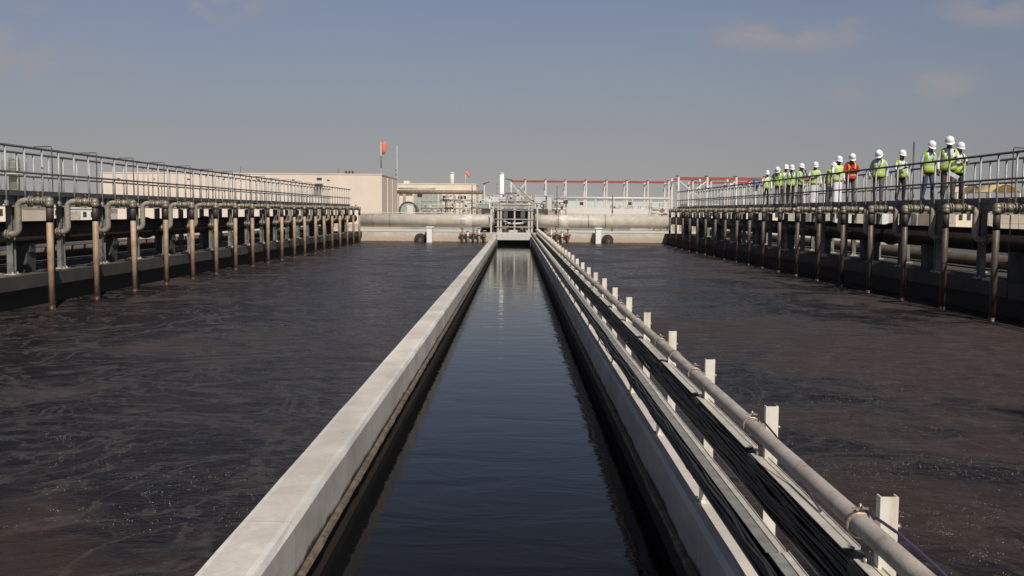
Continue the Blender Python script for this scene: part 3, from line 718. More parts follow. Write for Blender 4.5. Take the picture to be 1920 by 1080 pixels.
# valve stands beside the bridge
def valve_stand(X, Y, label, h=2.2, m='mid_steel'):
    r_ = empty('valve_stand', (X, Y, GZ), label, 'valve', 'valve stands around the end bridge')
    q = MB(); q.tube([(0, 0, 0), (0, 0, h)], 0.07, M[m], 10); q.box((0, 0, 0.12), (0.5, 0.5, 0.24), M['rust_steel']); q.box((0, 0, h * 0.55), (0.3, 0.26, 0.4), M[m]); q.build('spindle_housing', r_)
    q = MB(); q.tube([(0.24 * math.cos(2 * math.pi * i / 12), 0.24 * math.sin(2 * math.pi * i / 12), h) for i in range(13)], 0.03, M['rust_steel'], 6); q.box((0, 0, h), (0.48, 0.03, 0.03), M['rust_steel']); q.box((0, 0, h + 0.001), (0.03, 0.48, 0.034), M['rust_steel']); q.build('handwheel', r_)
    q = MB(); q.tube([(-0.5, 0, h * 0.35), (0.5, 0, h * 0.35)], 0.12, M[m], 12)
    for x in (-0.4, 0.4): q.tube([(x - 0.04, 0, h * 0.35), (x + 0.04, 0, h * 0.35)], 0.19, M['flange'], 12)
    q.build('valve_body', r_)
valve_stand(-1.75, 78.6, 'valve stand with handwheel squeezed left of the end bridge', 2.3)
valve_stand(-2.05, 80.2, 'taller valve stand behind the left cross pipe elbow', 2.9, 'pale_panel')
valve_stand(1.72, 78.6, 'valve stand with handwheel squeezed right of the end bridge', 2.3)
valve_stand(2.5, 80.4, 'taller valve stand behind the right cross pipe elbow', 2.9, 'rust_steel')
q = MB(); X = P(921, 400, 76).x; q.bb(X - 0.05, X + 0.05, 76.0, 76.1, GZ, E + 0.15, M['white']); tag(q.build('marker_post'), 'white upright post beside the left cross pipe elbow', 'post', 'white uprights by the elbows')
q = MB(); X = P(1008, 400, 76).x; q.bb(X - 0.05, X + 0.05, 76.0, 76.1, GZ, E + 0.15, M['white']); tag(q.build('marker_post'), 'white upright post beside the right cross pipe elbow', 'post', 'white uprights by the elbows')
# rusty fittings at the inner foot of the cross pipes
for s, side in ((-1, 'left'), (1, 'right')):
    q = MB()
    for i in range(5):
        X = s * (2.3 + 0.42 * i); h_ = 0.85 + 0.22 * (i % 3)
        q.tube([(X, Y_END - 0.22, -0.1), (X, Y_END - 0.22, h_)], 0.07 + 0.03 * (i % 2), M['rust_steel'] if i % 2 == 0 else M['mid_steel'], 10)
        q.tube([(X, Y_END - 0.22, h_ * 0.5), (X, Y_END - 0.22, h_ * 0.5 + 0.08)], 0.15, M['rust_steel'], 10); q.tube([(X, Y_END - 0.22, h_), (X, Y_END - 0.22, h_ + 0.06)], 0.14, M['mid_steel'], 10)
    q.tube([(s * 2.2, Y_END - 0.22, 0.62), (s * 4.2, Y_END - 0.22, 0.62)], 0.09, M['rust_steel'], 10)
    tag(q.build('drain_fittings'), 'cluster of rusty drain fittings at the inner corner of the %s basin' % side, 'fittings')

# stair up from the bridge
q = MB(); a0, a1 = P(968, 361, 84), P(996, 386, 82)
dv = Vector((0, 0.0, 0))
for dy in (0.0, 0.9):
    A = a0 + Vector((0, dy, 0)); Bq = a1 + Vector((0, dy, 0)); q.tube([A, Bq], 0.09, M['yellow'], 8); q.tube([A + Vector((0.25, 0, 0.35)), Bq + Vector((0.25, 0, 0.35))], 0.05, M['yellow'], 8)
for i in range(9):
    t = (i + 0.5) / 9; p0 = a0.lerp(a1, t) + Vector((0, 0.45, 0.0)); q.box(p0, (0.22, 0.8, 0.03), M['grating'])
q.bb(a0.x - 0.9, a0.x, 84, 84.9, a0.z - 0.1, a0.z, M['grating']); q.bb(a0.x - 0.85, a0.x - 0.75, 84.4, 84.5, GZ, a0.z - 0.1, M['white'])
q.bb(a1.x - 0.1, a1.x, 82.4, 82.5, GZ, a1.z, M['white'])
tag(q.build('access_stair'), 'short pale stair slanting up to the left behind the end bridge', 'stair')

# cabinets
def cabinet(px0, px1, py0, py1, Y, label, m='pale_panel', d=0.8):
    A, Bq = P(px0, py0, Y), P(px1, py1, Y)
    r_ = empty('control_cabinet', ((A.x + Bq.x) / 2, Y, GZ), label, 'cabinet', 'cabinets around the end bridge')
    wd = Bq.x - A.x
    q = MB(); q.bb(-wd / 2, wd / 2, 0, d, Bq.z - GZ, A.z - GZ, M[m]); q.build('housing', r_, bevel=0.02)
    q = MB(); q.bb(-wd / 2 - 0.06, wd / 2 + 0.06, -0.05, d + 0.05, A.z - GZ + 0.002, A.z - GZ + 0.06, M['white']); q.build('lid', r_)
    q = MB(); n = 2
    for i in range(n):
        x0 = -wd / 2 + 0.04 + i * (wd - 0.06) / n; q.bb(x0, x0 + (wd - 0.06) / n - 0.04, -0.012, -0.002, Bq.z - GZ + 0.08, A.z - GZ - 0.08, M[m])
    dr = q.build('door', r_); q = MB(); q.bb(-0.06, -0.03, -0.03, -0.014, (A.z + Bq.z) / 2 - GZ - 0.08, (A.z + Bq.z) / 2 - GZ + 0.08, M['dark_steel']); q.build('handle', dr)
    q = MB()
    for x in (-wd / 2 + 0.08, wd / 2 - 0.08): q.bb(x - 0.05, x + 0.05, 0.1, 0.2, 0, Bq.z - GZ - 0.002, M['mid_steel'])
    q.build('legs_frame', r_)
cabinet(1002, 1034, 367, 395, 81, 'pale grey cabinet right of the end bridge, behind the elbow')
cabinet(909, 937, 367, 380, 83, 'pale grey cabinet left of the end bridge with white lid')
cabinet(897, 936, 383, 391, 81.5, 'low wide pale cabinet left of the end bridge below the taller one', 'green_panel')

# ------------------------------------------------------------------ far plant buildings
def block(name, px0, px1, py_top, Y, depth, m, label, cat='building', extra=None, parapet=True):
    A = P(px0, py_top, Y); Bq = P(px1, py_top, Y); zt = max(A.z, Bq.z)
    r_ = empty(name, ((A.x + Bq.x) / 2, Y, GZ), label, cat)
    wd = Bq.x - A.x
    q = MB(); q.bb(-wd / 2, wd / 2, 0, depth, 0, zt - GZ, M[m]); q.build('wall', r_)
    if parapet:
        q = MB(); q.bb(-wd / 2 - 0.06, wd / 2 + 0.06, -0.06, depth + 0.06, zt - GZ + 0.003, zt - GZ + 0.12, M[m]); q.build('parapet', r_)
    if extra: extra(r_, wd, zt - GZ)
    return r_
def ex_beige(r_, wd, h):
    q = MB(); q.bb(wd / 2 - 8.0, wd / 2 - 7.1, -0.5, -0.002, h - 2.0, h - 1.1, M['dark_steel']); q.build('wall_unit', r_)
    q = MB(); q.bb(wd / 2 - 7.8, wd / 2 - 7.2, -0.06, -0.002, h - 0.65, h - 0.4, M['black']); q.build('vent', r_)
    q = MB()
    for x in (-6.6, -6.2, -5.8): q.bb(wd / 2 + x + 2.0, wd / 2 + x + 2.22, 1, 1.3, h + 0.123, h + 0.5, M['dark_steel'])
    q.build('roof_vents', r_)
    q = MB()
    for x in (-17.5, -5.6): q.tube([(wd / 2 + x, 2, h + 0.1), (wd / 2 + x, 2, h + 0.9)], 0.03, M['dark_steel'], 6)
    q.build('roof_aerial', r_)
    q = MB(); q.bb(wd / 2 + 0.002, wd / 2 + 0.07, 5.0, 5.12, 0, h - 0.2, M['beige2']); q.bb(wd / 2 + 0.002, wd / 2 + 0.05, 10.0, 10.1, 0, h - 0.2, M['beige2']); q.build('downpipe', r_)
    q = MB()
    for i in range(7): q.bb(-wd / 2 + 2 + i * 4.2, -wd / 2 + 2.35 + i * 4.2, -0.03, -0.002, h - 0.75, h - 0.6, M['dark_steel'])
    q.build('vent', r_)
block('beige_hall', 188, 716, 328, 120, 15.5, 'beige', 'big plain beige hall with flat roof behind the left walkway', 'building', ex_beige)

# windsock and mast on the hall roof
b0 = P(714.5, 331, 122); t0 = P(714.5, 266, 122)
ws = empty('windsock', (b0.x, 122, b0.z), 'limp orange windsock on a slim pole at the corner of the beige hall', 'windsock')
q = MB(); q.tube([(0, 0, -0.5), (0, 0, t0.z - b0.z)], 0.045, M['white'], 8); q.tube([(0, 0, 1.0), (0, 0, 2.5)], 0.06, M['dark_steel'], 8); q.build('pole', ws)
hh = t0.z - b0.z
q = MB(); q.tube([(0.32, 0, hh - 0.05), (0.36, 0.02, hh - 0.5), (0.34, 0, hh - 1.0), (0.3, 0, hh - 1.45)], [0.3, 0.28, 0.25, 0.2], M['orange'], 14); q.build('sock', ws)
q = MB(); q.tube([(0, 0, hh - 0.02), (0.32, 0, hh - 0.02)], 0.03, M['dark_steel'], 6); q.tube([(0.05, 0, hh - 1.48), (0.4, 0, hh - 1.48)], 0.03, M['dark_steel'], 6); q.build('swivel', ws)
b0 = P(726, 345, 126); t0 = P(727, 262, 126)
q = MB(); hh = t0.z - GZ; q.tube([(0, 0, 0), (0, 0, hh)], 0.04, M['white'], 8)
for k in (0.55, 0.62, 0.68): q.box((-0.12, 0, hh * k), (0.22, 0.1, 0.16), M['dark_steel'])
o = q.build('aerial_mast', None, (b0.x, 136.5, GZ)); tag(o, 'thin white aerial mast beside the orange windsock', 'mast')

# cream hall behind, with white chimney
def ex_cream(r_, wd, h):
    q = MB(); q.bb(-wd / 2, -wd / 2 + wd * 0.55, -0.4, -0.003, h - 1.3, h - 0.9, M['green_panel']); q.build('eaves_duct', r_)
    q = MB(); q.bb(-wd / 2 + 1.0, -wd / 2 + 1.8, 0.5, 2.5, h + 0.13, h + 0.5, M['beige2']); q.build('roof_box', r_)
    q = MB()
    for i in range(3): q.bb(-wd / 2 + 4 + i * 2.6, -wd / 2 + 5.2 + i * 2.6, -0.05, -0.002, h - 2.6, h - 1.7, M['black'])
    q.build('window', r_)
block('cream_hall', 744, 893, 346, 150, 12, 'beige2', 'low cream hall with white chimney behind the pipe gallery', 'building', ex_cream)
b0 = P(847.5, 350, 152); t0 = P(847.5, 323, 152)
q = MB(); q.tube([(0, 0, -0.3), (0, 0, t0.z - b0.z)], 0.33, M['white'], 16); q.tube([(0, 0, t0.z - b0.z - 0.15), (0, 0, t0.z - b0.z + 0.01)], 0.38, M['white'], 16)
tag(q.build('chimney', None, (b0.x, 152, b0.z)), 'short white chimney rising from the cream hall roof', 'chimney')
# second limp orange flag
b0 = P(873, 350, 160); t0 = P(870, 322, 160)
q = MB(); q.tube([(0, 0, -1.5), (0, 0, t0.z - b0.z)], 0.035, M['pale_panel'], 6); q.tube([(0.05, 0, t0.z - b0.z - 0.05), (0.35, 0, t0.z - b0.z - 0.4), (0.6, 0, t0.z - b0.z - 0.85)], [0.2, 0.22, 0.13], M['orange'], 10)
tag(q.build('flag', None, (b0.x, 160, b0.z)), 'small drooping orange flag beyond the cream hall', 'flag')

# pipe gallery (canopy beam with posts) in front of the cream hall
Yg = 112
gal = empty('pipe_gallery', (P(825, 358, Yg).x, Yg, GZ), 'dark roofed pipe gallery on slim posts in front of the cream hall', 'pipe gallery')
gx = P(825, 358, Yg).x
def GA(mb, name): o = mb.build(name, gal); o.location = (-gx, -Yg, -GZ); return o
A, Bq = P(745, 360, Yg), P(905, 361, Yg)
q = MB(); q.tube([(A.x, Yg, A.z), (Bq.x, Yg, A.z)], 0.2, M['rust_steel'], 10); q.tube([(A.x, Yg + 1.6, A.z + 0.1), (Bq.x, Yg + 1.6, A.z + 0.1)], 0.16, M['dark_steel'], 10); GA(q, 'roof_pipe')
q = MB(); Aq = P(745, 353, Yg); Bz = P(815, 353, Yg); q.tube([(Aq.x, Yg + 1, Aq.z), (Bz.x, Yg + 1, Aq.z)], 0.09, M['mid_steel'], 8); GA(q, 'upper_pipe')
for px in (747, 758, 775, 822, 828, 862, 878, 890, 900):
    q = MB(); X = P(px, 380, Yg).x; w_ = random.choice((0.08, 0.11, 0.16)); q.bb(X - w_, X + w_, Yg - 0.1, Yg + 0.1, GZ, A.z - 0.15, random.choice((M['white'], M['mid_steel'], M['pale_panel']))); GA(q, 'post')
for py, m_, rr in ((378, 'mid_steel', 0.05), (384, 'white', 0.06), (390, 'mid_steel', 0.1), (396, 'mid_steel', 0.07)):
    q = MB(); z = P(800, py, Yg).z; q.tube([(P(790, py, Yg).x, Yg - 0.4, z), (P(910, py, Yg).x, Yg - 0.4, z)], rr, M[m_], 8); GA(q, 'long_pipe')
# green cladding behind the gallery
A, Bq = P(776, 362, 116), P(825, 400, 116)
q = MB(); q.bb(A.x, Bq.x, 116, 119, GZ, A.z, M['green_panel'])
for i in range(5): q.bb(A.x + 0.4 + i * 0.55, A.x + 0.46 + i * 0.55, 115.95, 115.998, GZ, A.z - 0.1, M['mid_steel'])
q.bb(P(783, 366, 116).x, P(792, 366, 116).x, 115.9, 115.997, P(783, 368, 116).z, P(783, 363, 116).z, M['black'])
tag(q.build('clad_shed'), 'pale grey green clad shed under the dark gallery roof', 'shed')
# round tank with white box
A = P(765, 400, 108); 
q = MB(); rr = 16 * 108 / F
q.tube([(0, 0.3, 0.7), (0, 2.8, 0.7)], rr, M['green_panel'], 28); q.tube([(0, 0.0, 0.7), (0, 0.29, 0.7)], rr + 0.08, M['dark_steel'], 28); q.tube([(0, -0.02, 0.7), (0, 0.3, 0.7)], rr - 0.12, M['green_panel'], 28)
q.bb(-0.8, 0.8, 0.4, 2.6, -rr * 0 - 0.9 + 0.0, -0.1, M['plinth'])
tag(q.build('round_tank', None, (A.x, 108, GZ + 0.95)), 'round grey tank end with dark rim between beige hall and pipe gallery', 'tank')
A, Bq = P(763, 384, 106), P(775, 400, 106)
q = MB(); q.bb(A.x, Bq.x, 106, 106.7, GZ, A.z, M['white']); q.bb(A.x - 0.03, Bq.x + 0.03, 105.95, 106.75, A.z + 0.002, A.z + 0.05, M['pale_panel'])
tag(q.build('white_cabinet', bevel=0.01), 'plain white box cabinet standing before the round tank', 'cabinet')

# process skids: tangles of pipes, posts and valves seen between gallery and bridge and right of it
def skid(px0, px1, py0, py1, Y, seed, label):
    rnd = random.Random(seed)
    X0, X1 = P(px0, py0, Y).x, P(px1, py0, Y).x; z1 = P(px0, py0, Y).z; z0 = GZ
    r_ = empty('process_skid', ((X0 + X1) / 2, Y, GZ), label, 'pipework', 'process pipework beyond the basins')
    cx = (X0 + X1) / 2; H = z1 - z0; wd = X1 - X0
    q = MB()
    for x in (-wd / 2, wd / 2, 0):
        for y in (0, 1.6): q.bb(x - 0.05, x + 0.05, y - 0.05, y + 0.05, 0, H, M['mid_steel'])
    q.build('frame', r_)
    for k in range(max(3, int(wd * 1.5))):
        q = MB(); x = rnd.uniform(-wd / 2, wd / 2); y = rnd.uniform(0, 1.5); r = rnd.choice((0.05, 0.08, 0.12)); m = M[rnd.choice(('mid_steel', 'white', 'pale_panel', 'rust_steel', 'mid_steel', 'white'))]
        h = rnd.uniform(0.5, 1.0) * H; x2 = x + rnd.choice((-1, 1)) * rnd.uniform(0.3, 0.9)
        q.tube([(x, y, 0), (x, y, h - 0.15), (x + (x2 - x) * 0.12, y, h), (x2, y, h), (x2, y + 0.5, h)], r, m, 8)
        q.tube([(x, y, h * 0.45), (x, y, h * 0.45 + 0.1)], r * 1.8, m, 8)
        q.build('pipe_run', r_)
    for k in range(3):
        q = MB(); z = H * (0.35 + 0.25 * k) + rnd.uniform(-0.1, 0.1); q.tube([(-wd / 2, -0.15, z), (wd / 2, -0.15, z)], rnd.choice((0.04, 0.06, 0.09)), M[rnd.choice(('mid_steel', 'white', 'dark_steel'))], 8); q.build('header_line', r_)
    for k in range(max(2, int(wd))):
        q = MB(); x = rnd.uniform(-wd / 2, wd / 2); z = rnd.uniform(0.4, 0.9) * H; q.box((x, -0.2, z), (rnd.uniform(0.15, 0.4), 0.2, rnd.uniform(0.12, 0.35)), M[rnd.choice(('dark_steel', 'rust_steel', 'pale_panel', 'mid_steel'))])
        q.build('valve', r_)
skid(826, 850, 364, 400, 104, 1, 'tangle of pale pipes under the left part of the gallery roof')
skid(852, 884, 366, 400, 103, 2, 'tangle of pale pipes with dark valves under the gallery roof')
skid(884, 925, 364, 402, 95, 3, 'pipework tangle between gallery and end bridge')
skid(790, 830, 385, 402, 100, 9, 'low pipework run right of the round tank')
skid(1037, 1062, 366, 402, 90, 4, 'pipework tangle right of the pale cabinet by the bridge')
skid(1148, 1180, 384, 400, 100, 5, 'low pipework with small vessels below the red beam')
skid(1186, 1216, 386, 400, 100, 6, 'low dark pipework under the right part of the red beam')
skid(1222, 1262, 380, 402, 92, 8, 'pipework tangle where the red rack meets the right walkway')

# white vent stack
b0 = P(940.5, 405, 96); t0 = P(940.5, 324, 96)
q = MB(); hh = t0.z - GZ; q.tube([(0, 0, 0), (0, 0, hh)], 0.21, M['bright'], 18); q.tube([(0, 0, hh - 0.12), (0, 0, hh + 0.004)], 0.235, M['white'], 18); q.tube([(0, 0, 1.2), (0, 0, 1.32)], 0.3, M['white'], 18)
q.tube([(-0.3, 0, 1.0), (0.3, 0, 1.0)], 0.12, M['white'], 10)
tag(q.build('vent_stack', None, (b0.x, 96, GZ)), 'tall white round vent stack behind the end bridge', 'vent stack')
# slim orange rod by stack
b0 = P(931.5, 400, 104); t0 = P(931.5, 345, 104); q = MB(); q.tube([(0, 0, 0), (0, 0, t0.z - GZ)], 0.045, M['rust_steel'], 6); q.box((0, 0, t0.z - GZ), (0.12, 0.12, 0.08), M['red'])
tag(q.build('marker_rod', None, (b0.x, 104, GZ)), 'slim rusty rod standing just left of the white vent stack', 'rod')
# lamp
def lamp(px, py_top, Y, label, s=1):
    b0 = P(px, 400, Y); t0 = P(px, py_top, Y); hh = t0.z - GZ
    r_ = empty('street_lamp', (b0.x, Y, GZ), label, 'lamp')
    q = MB(); q.tube([(0, 0, 0), (0, 0, hh)], [0.06, 0.04], M['white'], 8); q.build('pole', r_)
    q = MB(); q.box((0.15 * s, 0, hh + 0.04), (0.75, 0.25, 0.1), M['dark_steel'], rot=Matrix.Rotation(R(-18 * s), 3, 'Y')); q.build('lamp_head', r_)
lamp(908, 344, 110, 'small lamp with tilted dark head left of the vent stack')
lamp(958, 338, 100, 'small lamp post at the left end of the red topped rack', -1)
for px, pt, Yp, lb in ((885, 346, 92, 'thin dark pole left of the bridge beside the pipework'), (1044, 348, 88, 'thin dark pole standing in pipework right of the bridge'), (1148, 365, 84, 'short thin dark pole in front of the red topped rack'), (1709, 266, 40, 'thin dark pole rising behind the people on the right walkway'), (117, 297, 64, 'thin dark pole behind the near part of the left walkway')):
    b0 = P(px, 400, Yp); t0 = P(px, pt, Yp); q = MB(); z00 = GZ if abs(b0.x) < WX - 1 and Yp > Y_END or abs(b0.x) > WX else (0.5)
    q.tube([(0, 0, 0), (0, 0, (t0.z - z00) * 0.6), (0, 0, t0.z - z00)], [0.045, 0.04, 0.03], M['dark_steel'], 8); q.box((0, 0, (t0.z - z00) * 0.55), (0.12, 0.1, 0.14), M['dark_steel'])
    tag(q.build('thin_pole', None, (b0.x, Yp, z00)), lb, 'pole')

# red topped pipe racks
def rack(pxs, py_top, py_red, py_bot, Y, depth, label, brace):
    X = [P(px, 400, Y).x for px in pxs]; zt = P(pxs[0], py_top, Y).z; zr = zt - 0.1
    cx = sum(X) / len(X)
    r_ = empty('pipe_rack', (cx, Y, GZ), label, 'pipe rack', 'red topped pipe racks')
    for k, y in enumerate((0, depth)):
        q = MB(); q.bb(X[0] - cx, X[-1] - cx, y - 0.09, y + 0.09, zt - GZ - 0.17, zt - GZ - 0.02, M['red']); q.build('top_beam', r_)
        for x in X:
            q = MB(); q.bb(x - cx - 0.08, x - cx + 0.08, y - 0.1, y + 0.1, 0, zt - GZ, M['white']); q.bb(x - cx - 0.14, x - cx - 0.082, y - 0.08, y + 0.08, (zt - GZ) * 0.78, (zt - GZ) * 0.84, M['dark_steel']); q.build('column', r_)
    for x in X:
        q = MB(); q.bb(x - cx - 0.06, x - cx + 0.06, 0.122, depth - 0.122, zt - GZ - 0.4, zt - GZ - 0.285, M['white']); q.build('cross_beam', r_)
        q = MB(); q.bb(x - cx - 0.2, x - cx + 0.05, -0.1, 0.2, zt - GZ + 0.002, zt - GZ + 0.1, M['dark_steel']); q.build('cap_plate', r_)
    for (i, j) in brace:
        q = MB(); q.tube([(X[i] - cx, 0, zt - GZ - 0.3), (X[j] - cx, 0, zt - GZ - 2.2)], 0.05, M['white'], 6); q.build('brace', r_)
    return r_
rack([958, 985, 1023, 1060.5, 1098.5, 1137, 1175, 1214, 1253], 337.5, 340, 390, 110, 3, 'long red topped pipe rack on white columns beyond the right basin', [(0, 1), (1, 0)])
rack([1271, 1325, 1379, 1434, 1490, 1545, 1600], 331.5, 334, 390, 84, 3.5, 'taller red topped pipe rack behind the right walkway', [(0, 1), (1, 0), (2, 1)])
rack([1298, 1332, 1368, 1404, 1440, 1520], 340, 344, 390, 108, 2.6, 'rearmost red topped rack showing under the taller one', [(1, 0), (2, 1)])
# white horizontal pipe and parapet wall under the first rack
A = P(1040, 371, 104); Bq = P(1262, 373, 104)
q = MB(); z = A.z; q.tube([(A.x, 104, z), (Bq.x, 104, z)], 0.14, M['white'], 12)
for i in range(7): X = A.x + 0.4 + i * (Bq.x - A.x - 0.8) / 6; q.bb(X - 0.06, X + 0.06, 103.9, 104.1, GZ, z - 0.1, M['white'])
tag(q.build('white_pipe'), 'straight white pipe on short posts below the red beam', 'pipe')
A, Bq = P(1050, 390, 98), P(1225, 396, 98)
q = MB(); q.bb(A.x, Bq.x, 98, 98.4, GZ, A.z, M['white']); tag(q.build('parapet_wall'), 'low white parapet wall on the right behind the fat cross pipe', 'wall')
A, Bq = P(1062, 377, 130), P(1262, 400, 130)
q = MB(); q.bb(A.x, Bq.x, 130, 138, GZ, A.z, M['pale_panel'])
for i, px in enumerate((1087, 1178)): q.bb(P(px, 380, 130).x, P(px + 9, 380, 130).x, 129.95, 129.998, P(px, 384, 130).z, P(px, 379, 130).z, M['black'])
tag(q.build('pale_shed'), 'long low pale shed with two dark windows under the red rack', 'shed')
A, Bq = P(1052, 362, 102), P(1090, 392, 102)

# far left silo
Ys = 110; A = P(26, 300, Ys)
sl = empty('storage_silo', (A.x, Ys, GZ), 'grey green silo with caged platform behind the left walkway end', 'silo')
z1 = P(26, 297, Ys).z - GZ; r0 = 9.5 * Ys / F
q = MB(); q.tube([(0, 0, 0), (0, 0, z1)], r0, M['silo'], 20); q.tube([(0, 0, z1), (0, 0, z1 + 0.2)], [r0, r0 * 0.4], M['silo'], 20); q.build('body', sl)
zp = P(26, 325, Ys).z - GZ; zq = P(26, 287, Ys).z - GZ
q = MB(); q.tube([(0, 0, zp - 0.12), (0, 0, zp)], r0 + 0.75, M['pale_panel'], 20); q.build('platform', sl)
q = MB()
for i in range(12):
    an = 2 * math.pi * i / 12; rr = r0 + 0.7; q.tube([(rr * math.cos(an), rr * math.sin(an), zp), (rr * math.cos(an), rr * math.sin(an), zq)], 0.03, M['galv'], 5)
for z in (zp + 0.6, zp + 1.2, zq): q.tube([((r0 + 0.7) * math.cos(2 * math.pi * i / 24), (r0 + 0.7) * math.sin(2 * math.pi * i / 24), z) for i in range(25)], 0.025, M['galv'], 5)
q.build('cage', sl)
# low sheds and tanks glimpsed below the walkways
def shed(px0, px1, py_top, Y, d, m, label):
    A, Bq = P(px0, py_top, Y), P(px1, py_top, Y); wd = Bq.x - A.x; h = A.z - GZ
    r_ = empty('low_shed', ((A.x + Bq.x) / 2, Y, GZ), label, 'shed', 'low sheds around the plant')
    q = MB(); q.bb(-wd / 2, wd / 2, 0, d, 0, h, M[m]); q.build('wall', r_)
    q = MB(); q.bb(-wd / 2 - 0.15, wd / 2 + 0.15, -0.15, d + 0.15, h + 0.003, h + 0.15, M['white']); q.build('roof', r_)
    q = MB(); q.bb(-wd * 0.3, -wd * 0.3 + 1.0, -0.04, -0.002, 0.003, min(2.1, h * 0.85), M['mid_steel']); q.build('door', r_)
    for k in range(2): q = MB(); x = wd * (0.05 + 0.22 * k); q.bb(x, x + wd * 0.1, -0.04, -0.002, h * 0.45, h * 0.8, M['black']); q.build('window', r_)
shed(-60, 40, 384, 98, 5, 'beige2', 'cream low shed beyond the silo at the far left')
shed(60, 116, 388, 120, 6, 'white', 'white low shed seen between the left walkway columns')
shed(120, 185, 391, 105, 5, 'pale_panel', 'pale grey low shed left of the beige hall')
shed(1290, 1345, 384, 140, 6, 'white', 'white low shed behind the red racks on the right')
shed(1400, 1470, 386, 125, 6, 'beige2', 'cream low shed behind the middle of the right walkway')
shed(1530, 1600, 385, 112, 6, 'white', 'white low shed behind the red vested man')
shed(1655, 1720, 384, 104, 5, 'pale_panel', 'pale grey low shed behind the right walkway people')
shed(1760, 1830, 386, 98, 5, 'beige2', 'cream low shed under the shade canopies')
# shade canopies at far right
def canopy(px0, px1, py, Y, m, label):
    A, Bq = P(px0, py, Y), P(px1, py, Y); wd = Bq.x - A.x; h = A.z - GZ
    r_ = empty('shade_canopy', ((A.x + Bq.x) / 2, Y, GZ), label, 'canopy', 'shade canopies')
    q = MB(); n = 14; vs = []; fs = []
    for dz in (0, 0.06):
        for y in (0, 5):
            for i in range(n + 1):
                t = i / n; vs.append((-wd / 2 + wd * t, y, h - 0.75 + 0.75 * math.sin(math.pi * t) + dz))
    k = n + 1
    for i in range(n):
        fs += [(i, i + 1, k + i + 1, k + i), (2 * k + i, 3 * k + i, 3 * k + i + 1, 2 * k + i + 1), (i, 2 * k + i, 2 * k + i + 1, i + 1), (k + i, k + i + 1, 3 * k + i + 1, 3 * k + i)]
    q.add(vs, fs, M[m], True); q.build('fabric_roof', r_)
    for x in (-wd / 2, wd / 2):
        for y in (0.1, 4.9): q = MB(); q.tube([(x, y, 0), (x, y, h - 0.72)], 0.06, M['white'], 8); q.build('post', r_)
canopy(1797, 1852, 347, 100, 'canopy_pale', 'cream arched shade canopy behind the right walkway')
canopy(1858, 1915, 346, 96, 'canopy', 'tan arched shade canopy at the far right')
# blue box on right railing
A = P(1414, 340, 50.5)
q = MB(); q.box((0, 0, 0), (0.28, 0.2, 0.3), M['blue']); q.box((0.02, -0.1, 0.02), (0.16, 0.012, 0.1), M['pale_panel']); q.box((0, 0, 0.17), (0.3, 0.22, 0.04), M['blue']); q.bb(-0.1, 0.1, 0.05, 0.09, -0.45, -0.15, M['dark_steel'])
tag(q.build('blue_box', None, (PR + 2.2, 1867 * (PR + 2.2) / 448.5, E + 1.62)), 'small blue box fixed on the right railing left of the people', 'box')

# ------------------------------------------------------------------ foam bubbles
def bubbles(label, clusters, seed):
    rnd = random.Random(seed); vs = []; fs = []
    ring = [(math.cos(2 * math.pi * i / 6), math.sin(2 * math.pi * i / 6)) for i in range(6)]
    for (px, py, sx, sy, n, sz) in clusters:
        for _ in range(int(n * 1.7)):
            if _ % 9 == 0: cx_, cy_ = rnd.gauss(px, sx), rnd.gauss(py, sy); sp_ = rnd.choice((0.06, 0.1, 0.2, 0.6))
            x = rnd.gauss(cx_, sx * sp_ + 3); y = rnd.gauss(cy_, (sy * sp_ + 2) * 0.8)
            if y < 470: continue
            p = atz(x, y, 0.0)
            if not (XR + 0.55 < abs(p.x) < 10.3) or p.y > 70 or p.y < 1: continue
            r = (0.3 + 0.7 * rnd.random() ** 3) * sz * 0.4 * (0.5 + 0.045 * p.y); k = len(vs)
            for (a, b) in ring: vs.append((p.x + a * r, p.y + b * r, 0.0))
            for (a, b) in ring: vs.append((p.x + a * r * 0.7, p.y + b * r * 0.7, r * 0.65))
            vs.append((p.x, p.y, r * 0.85))
            for i in range(6): j = (i + 1) % 6; fs += [(k + i, k + j, k + 6 + j, k + 6 + i), (k + 6 + i, k + 6 + j, k + 12)]
    q = MB(); q.add(vs, fs, M['bubble'], True)
    me = bpy.data.meshes.new('foam_bubbles'); me.from_pydata([tuple(v) for v in q.v], [], q.f); me.materials.append(M['bubble'])
    me.polygons.foreach_set('use_smooth', [True] * len(me.polygons))
    o = bpy.data.objects.new('foam_bubbles', me); col.objects.link(o); return tag(o, label, 'foam', None, 'stuff')
M['bubble'] = mat('foam_bubble', (0.48, 0.42, 0.35), 0.25, bump=0)  # sun glints on the foam put into this pale colour
bubbles('tiny pale foam bubbles scattered over the left basin', [(250, 900, 170, 60, 260, 0.010), (200, 965, 120, 14, 120, 0.010), (330, 905, 120, 16, 110, 0.010), (120, 860, 90, 30, 90, 0.010), (450, 990, 70, 25, 30, 0.010),
        (300, 700, 260, 70, 160, 0.009), (520, 620, 200, 10, 80, 0.009), (640, 560, 120, 40, 40, 0.008)], 1)
bubbles('tiny pale foam bubbles scattered over the right basin', [(1690, 885, 170, 14, 330, 0.0105), (1600, 760, 110, 60, 330, 0.0095), (1700, 800, 120, 80, 260, 0.0095), (1800, 960, 90, 40, 240, 0.011), (1470, 755, 70, 12, 110, 0.009),
        (1850, 1030, 60, 40, 120, 0.011), (1560, 690, 90, 30, 110, 0.009), (1720, 640, 110, 16, 60, 0.009), (1350, 640, 150, 60, 60, 0.008), (1500, 560, 160, 30, 30, 0.008)], 2)

